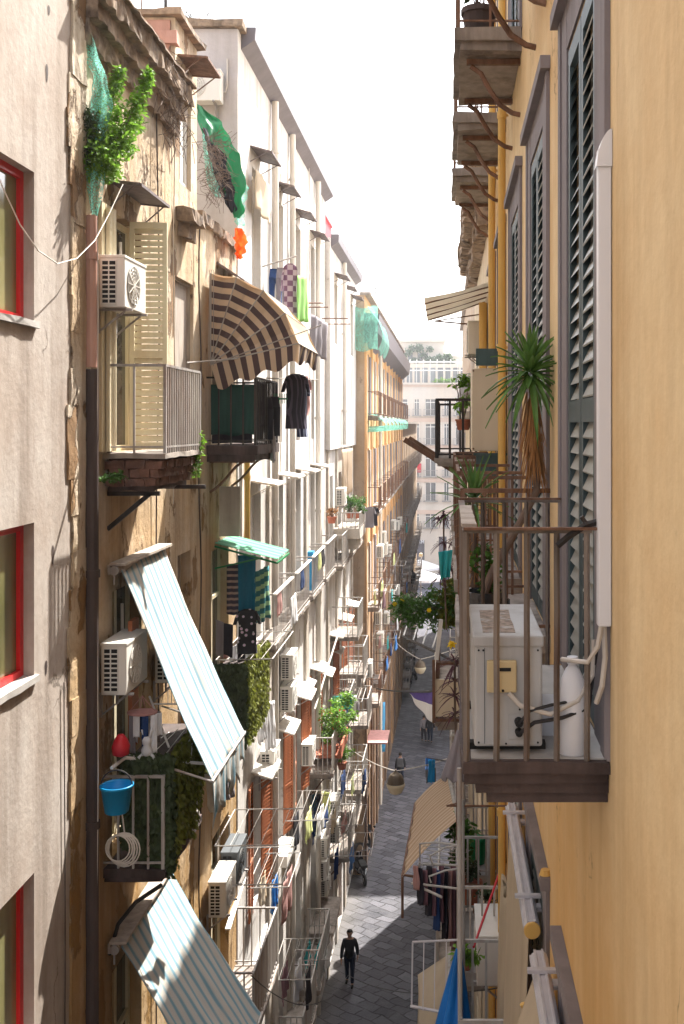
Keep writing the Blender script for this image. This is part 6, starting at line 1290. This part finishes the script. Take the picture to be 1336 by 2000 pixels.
for p, m, l in (((.3, 14.0, -6.54), 'terracotta', 'red terracotta tub on the second lower balcony'), ((.5, 13.2, -6.54), 'brick', 'dark brick red pot beside the terracotta tub')): potted(l, p, .15, .25, 'leaf_dark', 160, .07, .16, .3, seed=int(p[1]*10), potm=m)
f = MB(); f.lathe((.45, 15.3, -6.54), [(.1, 0), (.13, .35), (.12, .38), (.03, .42)], 14); tag(f.build('watering_can', 'tarp_green'), 'green watering can on the farthest lower balcony', 'watering can')
t = thing('bin', (.52, 10.2, -6.5), 'dark lidded bin standing on the lowest visible right balcony', 'bin')
f = MB(); f.box(.38, .64, 10.0, 10.4, -6.54, -6.1); f.build('body', 'scooter_paint', t, bevel=.02); f = MB(); f.box(.36, .66, 9.97, 10.43, -6.1, -6.04); f.build('lid', 'ac_dark', t, bevel=.015)
potted('bright lime plant beside the blue folded parasol', P(912, 1893, 11.2), .12, .1, 'leaf_bright', 260, .07, .05, .08, seed=51)
f = MB(); f.tube([(.64, 6.9, -3.95), (.55, 6.9, -4.0), (.5, 6.9, -3.9)], .02, 6); tag(f.build('wall_hook', 'pipe_yellow'), 'small yellow painted pipe stub on the wall below the nearest balcony', 'pipe')
f = MB(); f.lathe((.67, 7.05, -3.15), [(.03, 0), (.045, .05), (.03, .09)], 10); tag(f.build('wall_box', 'pipe_yellow'), 'yellow painted junction box on the wall beside the long silver awning', 'box')

# ------------------------------------------------------------------ street lamps on cables
def lamp(c, cable_pts, label, sc=1):
    t = thing('street_lamp', c, label, 'street lamp', 'lamps hung over the street'); c = Vector(c)
    f = MB(); f.lathe(c, [(.05, .48), (.1, .42), (.16, .3), (.2, .2), (.3, .12)][::-1] if False else [(.31, .1), (.3, .22), (.26, .34), (.2, .42), (.12, .47), (.05, .52), (.03, .6)], 18); f.build('housing', 'lamp_metal', t)
    f = MB(); f.lathe(c, [(.1, -.3), (.22, -.24), (.3, -.08), (.34, .02), (.33, .11)], 18); f.build('glass', 'lamp_glass', t, smooth=True)
    f = MB(); f.lathe(c, [(.32, .09), (.33, .12), (.31, .13)], 18); f.build('rim', 'lamp_metal', t)
    return t
l1 = P(773, 1535, 37.5); lamp(l1, None, 'round white lamp hung over the street in front of the walker in dark clothes')
l2 = P(821, 1306, 60); lamp(l2, None, 'smaller distant lamp hung over the street near the parked scooters')
wire('cable', sag((-3.9, 37.5, l1.z+1.6), l1+Vector((0, 0, .55)), .15)+sag(l1+Vector((0, 0, .55)), (.75, 37.5, l1.z+1.3), .1), .02, 'cable', 'pale cable carrying the nearer street lamp')
wire('cable', sag((XE, 60, l2.z+1.9), l2+Vector((0, 0, .55)), .15)+sag(l2+Vector((0, 0, .55)), (1.7, 60, l2.z+1.7), .1), .022, 'cable', 'pale cable carrying the farther street lamp')

# ------------------------------------------------------------------ people
def skinmesh(name, chains, m, parent, sub=1):
    # chains: list of joint lists [(x, y, z, r)], joined at shared points
    bm = bmesh.new(); lay = bm.verts.layers.skin.verify(); idx = {}
    for ch in chains:
        pv = None
        for (x, y, z, r) in ch:
            k_ = (round(x, 4), round(y, 4), round(z, 4)); v = idx.get(k_)
            if v is None:
                v = bm.verts.new((x, y, z)); idx[k_] = v; v[lay].radius = (r, r)
                if len(idx) == 1: v[lay].use_root = True
            if pv is not None and pv is not v and bm.edges.get((pv, v)) is None: bm.edges.new((pv, v))
            pv = v
    me = bpy.data.meshes.new(name); bm.to_mesh(me); bm.free(); o = bpy.data.objects.new(name, me); COL.objects.link(o); me.materials.append(M[m])
    s = o.modifiers.new('s', 'SKIN'); s.use_smooth_shade = True; q = o.modifiers.new('u', 'SUBSURF'); q.levels = sub; q.render_levels = sub
    o.parent = parent; return o
def person(loc, yaw, h, label, top='jacket_black', legs='denim', stride=.14, swing=.12, bag=None, hair_='hair'):
    t = thing('person', loc, label, 'person', 'people walking in the street'); k = h/1.75
    def S_(c): return [(x*k, y*k, z*k, r*k) for x, y, z, r in c]
    st, sw = stride, swing; hip = (0, 0, .93, .125)
    lg = lambda s_, f_: [hip, (s_*.09, 0, .88, .1), (s_*.1, f_*st*.6, .5, .065), (s_*.1, f_*st, .09, .042), (s_*.105, f_*st+.02, .045, .038), (s_*.11, f_*st+.17, .03, .034)]
    hf = .0
    ar = lambda s_, f_: [(0, 0, 1.38, .125), (s_*.17, 0, 1.41, .062), (s_*.235, f_*sw*.4-.02, 1.14, .046), (s_*.25, f_*sw+.04, .90, .032), (s_*.25, f_*sw+.05, .83, .036)]
    ch = [S_([hip, (0, .0, 1.1, .115), (0, 0, 1.38, .125), (0, .0, 1.5, .052), (0, .015, 1.56, .06), (0, .02, 1.66, .088), (0, .01, 1.715, .075)]), S_(lg(-1, 1)), S_(lg(1, -1)), S_(ar(-1, -1)), S_(ar(1, 1))]
    ch.append(S_([(0, .02, 1.66, .088), (0, .125, 1.635, .014)]))                        # nose
    for s_ in (-1, 1): ch.append(S_([(0, .02, 1.66, .088), (s_*.088, .005, 1.65, .016)]))     # ears
    for s_, f_ in ((-1, -1), (1, 1)):                                                    # five fingers each hand
        bx, by, bz = s_*.25, f_*sw+.05, .83
        for i, (dy, L, dx) in enumerate(((-.03, .065, 0), (-.01, .08, 0), (.01, .085, 0), (.03, .075, 0))): ch.append(S_([(bx, by, bz, .036), (bx, by+dy, bz-.045, .010), (bx-s_*.008, by+dy, bz-.045-L*.5, .009), (bx-s_*.022, by+dy, bz-.045-L, .008)]))
        ch.append(S_([(bx, by, bz, .036), (bx-s_*.01, by+.045, bz-.01, .011), (bx-s_*.02, by+.06, bz-.05, .009)]))
    skinmesh('body', ch, 'skin', t, 2)
    e = .022
    def fat(c, a=e): return S_([(x, y, z, r+a) for x, y, z, r in c])
    skinmesh('jacket', [fat([(0, 0, .84, .15), (0, 0, .95, .15), (0, 0, 1.1, .14), (0, 0, 1.38, .15), (0, 0, 1.465, .065)])]+[fat([(0, 0, 1.38, .15)]+ar(s_, f_)[1:4]) for s_, f_ in ((-1, -1), (1, 1))], top, t, 2)
    skinmesh('trousers', [fat([(0, 0, .93, .125)]+[q for q in lg(s_, f_)[1:4]], .014) for s_, f_ in ((-1, 1), (1, -1))], legs, t, 2)
    for s_, f_ in ((-1, 1), (1, -1)): skinmesh('shoe', [S_([(s_*.1, f_*st-.05, .045, .045), (s_*.105, f_*st+.04, .045, .046), (s_*.11, f_*st+.18, .035, .036)])], 'rubber', t, 1)
    f = MB(); bm = bmesh.new(); bmesh.ops.create_uvsphere(bm, u_segments=14, v_segments=9, radius=.104*k)
    pts = []
    for v in bm.verts:
        q = v.co.copy(); q = q*(1+.06*noise.noise(q*60/k)); 
        if q.y > .035*k and q.z < .045*k: q *= .86
        if q.z < -.05*k: q.z = -.05*k; q.x *= .9
        pts.append(q+Vector((0, 0, 1.675))*Vector((1, 1, k)).z if False else q+Vector((0, -.004*k, 1.672*k)))
    f.add(pts, [tuple(v.index for v in fc.verts) for fc in bm.faces]); bm.free()
    me = bpy.data.meshes.new('hair'); me.from_pydata([tuple(v) for v in f.v], [], f.f); me.materials.append(M[hair_]); me.polygons.foreach_set('use_smooth', [True]*len(me.polygons)); ho_ = bpy.data.objects.new('hair', me); COL.objects.link(ho_); ho_.parent = t
    f = MB()
    for sx in (-.032, .032): f.v += []; f.lathe((sx*k, .097*k, 1.665*k), [(.001, 0), (.012*k, .003), (.001, .006)], 8, 1)
    f.bar((-.022*k, .1*k, 1.6*k), (.022*k, .1*k, 1.6*k), .008*k)
    me = bpy.data.meshes.new('face'); me.from_pydata([tuple(v) for v in f.v], [], f.f); me.materials.append(M['mauve_cloth']); fo = bpy.data.objects.new('face', me); COL.objects.link(fo); fo.parent = t
    t.rotation_euler.z = yaw; return t
p1 = P(683, 1921, 32.5); person((p1.x, 32.5, GZ(32.5)), R(178), 1.72, 'nearest walker, a person in dark sweater and dark trousers alone on the sunlit paving')
p2 = P(782, 1533, 54.4); person((p2.x, 54.4, GZ(54.4)), R(5), 1.72, 'person in black jacket with grey backpack walking away behind the nearer street lamp', bag=1)
t = thing('backpack', (p2.x, 54.2, GZ(54.2)+1.1), 'grey backpack on the back of the walker behind the nearer lamp', 'backpack'); b0 = Vector((p2.x, 54.2, GZ(54.4)+1.05)); f = MB(); f.rbox(b0.x-.15, b0.x+.15, b0.y-.1, b0.y+.06, b0.z, b0.z+.42, .1, .012); f.build('bag', 'pack_grey', t)
f = MB()
for sx in (-.1, .1): f.tube([b0+Vector((sx, .05, .4)), b0+Vector((sx*1.1, .15, .42)), b0+Vector((sx*1.1, .36, .3))], .015, 5)
f.build('strap', 'grey_cloth', t)
p3 = P(828, 1448, 63.8); person((p3.x, 63.8, GZ(63.8)), R(10), 1.62, 'person in grey blue top, left one of the distant pair walking side by side', 'grey_cloth', 'dark_cloth', .1)
p4 = P(840, 1450, 63.6); person((p4.x, 63.6, GZ(63.6)), R(-5), 1.68, 'person in black clothes, right one of the distant pair walking side by side', 'jacket_black', 'denim', .1)

# ------------------------------------------------------------------ scooters
def make_scooter(name, label, loc, paint='scooter_paint'):
    t = thing(name, loc, label, 'scooter', 'scooters parked along the walls'); L = Vector(loc)
    def q(x, y, z): return L+Vector((x, y, z))
    for y in (-.6, .6):
        f = MB(); f.lathe(q(-.05, y, .24), [(.19, 0), (.24, .02), (.24, .08), (.19, .1)], 20, 0); w_ = f.build('wheel', 'rubber', t)
        f = MB(); f.lathe(q(-.055, y, .24), [(.02, 0), (.15, .01), (.15, .1), (.02, .11)], 14, 0); f.build('rim', 'chrome', w_)
    f = MB(); rows = [(-.62, .42, .06, .05), (-.5, .52, .14, .16), (-.2, .5, .17, .2), (0, .38, .15, .13), (.2, .3, .17, .05), (.38, .32, .18, .06), (.45, .55, .2, .14), (.46, .8, .14, .16)]; n = 10; k = len(f.v)
    for (y, z, hx, hz) in rows: f.v += [q(hx*math.cos(a*2*math.pi/n), y, z+hz*math.sin(a*2*math.pi/n)) for a in range(n)]
    for i in range(len(rows)-1):
        for j in range(n): f.f.append((k+i*n+j, k+i*n+(j+1) % n, k+(i+1)*n+(j+1) % n, k+(i+1)*n+j)); f.mi.append(0)
    f.f += [tuple(k+j for j in range(n)), tuple(k+(len(rows)-1)*n+j for j in reversed(range(n)))]; f.mi += [0, 0]; f.build('body', paint, t, smooth=True)
    f = MB(); f.rbox(q(-.14, 0, 0).x, q(.14, 0, 0).x, q(0, -.55, 0).y, q(0, .08, 0).y, q(0, 0, .68).z, q(0, 0, .78).z, .1, .01); f.build('seat', 'rubber', t, bevel=.03)
    f = MB(); f.tube([q(0, .6, .3), q(0, .5, .6), q(0, .42, .98)], .03, 8); f.tube([q(-.32, .36, 1.02), q(0, .42, .98), q(.32, .36, 1.02)], .016, 6); hb = f.build('handlebar', 'chrome', t)
    f = MB()
    for sx in (-1, 1): f.tube([q(sx*.25, .4, 1.0), q(sx*.33, .4, 1.2)], .006, 4); f.lathe(q(sx*.35, .4, 1.22), [(.05, -.01), (.055, .01)], 10, 1)
    f.build('mirror', 'rubber', hb)
    f = MB(); f.lathe(q(0, .5, .86), [(.07, 0), (.06, .05), (.02, .07)], 12, 1); f.build('headlight', 'white_plastic', t)
    f = MB(); f.rbox(q(-.12, 0, 0).x, q(.12, 0, 0).x, q(0, .55, 0).y, q(0, .8, 0).y, q(0, 0, .44).z, q(0, 0, .5).z, .1, .01); f.build('mudguard', paint, t)
    f = MB(); f.grid(lambda u, v: q(-.2+.4*u, .5+.1*math.sin(u*3.14)-.1*v, .95+.35*v), 6, 4); f.build('windscreen', 'glass_grey', t)
    return t
s0 = P(712, 1632, 43.0); sc0 = make_scooter('scooter', 'dark scooter with windscreen parked against the wall left of the sunlit paving', (s0.x, 43.5, GZ(43.5)+.0))
for i, (px, d, rz, l) in enumerate(((706, 41.2, .3, 'second dark scooter parked just behind the nearest one'), (794, 87, .2, 'distant scooter at the left end of the far cluster'), (800, 82, -.2, 'distant scooter in the middle of the far cluster'), (806, 85, .5, 'distant scooter at the right end of the far cluster'), (808, 92, .1, 'farthest scooter of the far cluster'), (795, 95, -.3, 'scooter behind the far cluster near the wall'))):
    x = (px-875)*d/2000; dup(sc0, (x, d, GZ(d)), l, rz)
# street level odds and ends
t = thing('chair', P(838, 1520, 55), 'small folding chair with blue cloth by the right hand wall of the street', 'chair')
f = MB(); b0 = P(838, 1530, 56); b0.z = GZ(56)
f.box(b0.x-.2, b0.x+.2, b0.y-.2, b0.y+.2, b0.z+.45, b0.z+.49); f.build('seat', 'blue_tarp', t)
f = MB(); f.box(b0.x-.2, b0.x+.2, b0.y+.17, b0.y+.2, b0.z+.6, b0.z+.95); f.build('backrest', 'blue_tarp', t)
for sx in (-.18, .18):
    for sy in (-.18, .18): f = MB(); f.tube([b0+Vector((sx, sy, 0)), b0+Vector((sx, sy, .95 if sy > 0 else .46))], .013, 5); f.build('leg', 'iron_black', t)
sheet('tarpaulin', P(836, 1485, 36), P(849, 1483, 36.3), .8, 'bucket_blue', 'blue tub like cloth bundle on the black frame beside the beige ribbed awning', 'cloth', 2, .05)
f = MB(); f.tube([P(834, 1530, 36), P(834, 1480, 36), P(880, 1488, 33)], .02, 5); f.tube([P(850, 1500, 35), P(850, 1530, 35)], .02, 5); tag(f.build('drying_rod', 'iron_black'), 'black tube frame holding the blue bundle', 'drying rod')
sheet('banner', P(748, 1372, 47), P(753, 1370, 47.4), 2.3, 'blue_plastic', 'long bright blue strip of cloth hanging on the shaded left side over the street', 'cloth', 1, .05)
f = MB(); c_ = P(735, 1445, 43.5); f.box(c_.x-.55, c_.x+.5, c_.y-.6, c_.y+1.2, c_.z, c_.z+.06); tag(f.build('canopy', 'pinkish_wood'), 'faded pink flat canopy above the doors near the parked scooter', 'canopy')
# shop canopies and umbrellas in the square
def bigumb(c, w_, label):
    t = thing('market_umbrella', (c[0], c[1], GZ(120)), label, 'umbrella', 'white umbrellas on the square'); c = Vector(c); zt = c.z
    f = MB(); n = 8; ring = [c+Vector((w_/2*math.cos(a*math.pi/4+.39), w_/2*math.sin(a*math.pi/4+.39), -1.05)) for a in range(n)]
    f.add([c]+ring, [(0, i+1, (i+1) % n+1) for i in range(n)]); low = [p-Vector((0, 0, .3)) for p in ring]
    f.add(ring+low, [(i, (i+1) % n, n+(i+1) % n, n+i) for i in range(n)]); f.build('canopy', 'white_cloth', t)
    f = MB(); f.tube([Vector((c.x, c.y, GZ(120))), c+Vector((0, 0, .15))], .04, 6); f.build('pole', 'iron_grey', t)
    f = MB()
    for p in ring: f.tube([c, p-Vector((0, 0, .02))], .02, 4)
    f.build('rib', 'iron_grey', t); f = MB(); f.lathe((c.x, c.y, GZ(120)), [(.35, 0), (.35, .1), (.1, .12)], 12); f.build('base', 'slab_stone', t); return t
bigumb(P(822, 1112, 131), 5.8, 'nearer large white umbrella on the sunny square at the end of the street')
bigumb(P(821, 1092, 143), 5.6, 'farther large white umbrella in front of the pale apartment block')
bigumb(P(770, 1112, 128), 4.4, 'third white umbrella on the square hidden beyond the left houses')
t = thing('lamp_post', (P(822, 1180, 118).x, 118, GZ(118)), 'tall thin street lamp post in front of the white umbrellas', 'lamp post')
c_ = P(822, 1088, 118); f = MB(); f.tube([(c_.x, 118, GZ(118)), (c_.x, 118, c_.z)], .06, 8, .035); f.build('post', 'iron_grey', t); f = MB(); f.lathe((c_.x, 118, c_.z), [(.1, 0), (.25, .12), (.2, .4), (.05, .5)], 10); f.build('lantern', 'lamp_glass', t)
t = thing('lantern', P(804, 1150, 100), 'dark old lantern on a wall bracket at the end of the left houses', 'lantern')
c_ = P(806, 1140, 100); f = MB(); f.lathe(c_, [(.12, 0), (.3, .5), (.34, .9), (.1, 1.2), (.03, 1.6)], 8); f.build('housing', 'iron_black', t); f = MB(); f.tube([c_, c_+Vector((0, 0, -.2)), Vector((-3.6, 100, c_.z-.6))], .05, 6); f.build('bracket', 'iron_black', t)
# square life: a few people sized things are left out of sight; terrace plants of the apartment block
t = thing('terrace_hedge', ((850-875)*k, yF+1.5, zt), 'greenery along the roof terrace of the pale apartment block', 'hedge')
kF = yF/2000
f = MB(); foliage(f, [(Vector(((px-875)*kF, yF+4.5, (830-rnd.uniform(690, 706))*kF)), .55) for px in range(836, 884, 3)]+[(Vector(((px-875)*kF, yF+5.2, (830-rnd.uniform(672, 700))*kF)), .4) for px in range(790, 840, 6)], 2600, .42, 1); f.build('foliage', 'leaf_hazy', t)
t = thing('terrace_plants', ((850-875)*kF, yF+.8, zt), 'low plants behind the white pergola of the pale apartment block', 'plants')
f = MB(); foliage(f, [(Vector(((px-875)*kF, yF+.9, (830-744)*kF)), .4) for px in range(850, 884, 4)], 500, .3, 1); f.build('foliage', 'leaf_bright', t)
sheet('cloth', Vector(((815-875)*kF, yF-.3, (830-905)*kF)), Vector(((823-875)*kF, yF-.35, (830-905)*kF)), 1.4, 'red_plastic', 'red cloth hanging outside a window of the pale apartment block', 'cloth', 2, .05)
# low trees at the square
# antennas
def antenna(p, h, label, lean=0):
    t = thing('antenna', p, label, 'antenna', 'rooftop aerials'); p = Vector(p); f = MB(); tp = p+Vector((lean, 0, h)); f.tube([p, tp], .03, 5); f.build('mast', 'iron_black', t)
    f = MB()
    for z in (.97, .88, .78): c_ = p.lerp(tp, z); f.tube([c_+Vector((-.7, 0, 0)), c_+Vector((.15, 0, .03))], .02, 4)
    for i in range(6): c_ = p.lerp(tp, .88)+Vector((-.65+.13*i, 0, 0)); f.tube([c_-Vector((0, .3, 0)), c_+Vector((0, .3, 0))], .012, 3)
    f.build('aerial', 'iron_black', t)
antenna((P(745, 626, 56).x-.2, 56, 5.4), 2.3, 'tall roof aerial with three arms on the orange house', -.15)
antenna((P(728, 605, 50).x-.6, 50, 5.4), 2.4, 'leaning thin aerial on the orange house', -.55)
antenna((-4.3, 15.6, 5.95), 1.2, 'short aerial on the pink gabled roof of the ochre house')
antenna(((822-875)*kF, yF+8, (830-655)*kF), 2.2, 'tiny aerial on the pale apartment block')
f = MB(); f.tube([(-4.4, 14.7, 5.9), (-4.4, 14.7, 7.4)], .015, 5); tag(f.build('roof_rod', 'iron_grey'), 'thin grey rod above the pink gable', 'rod')

lm = random.Random(21)
for k_ in range(9):
    for zz, rn in ((-7.6, 'third'), (-11.6, 'fourth')):
        if lm.random() < .55:
            mi = lm.randrange(len(mats_)); y_ = colE[k_]+lm.uniform(-.8, -.2)
            sheet('laundry', (-2.8, y_, zz+.95), (-2.78, y_+lm.uniform(.5, 1.1), zz+.95), lm.uniform(.5, .9), mats_[mi], colw[mi]+' laundry over the rail of the '+ow[k_]+' balcony, '+rn+' storey of the orange house', 'laundry', 2, .04, group='laundry on the orange house rails')
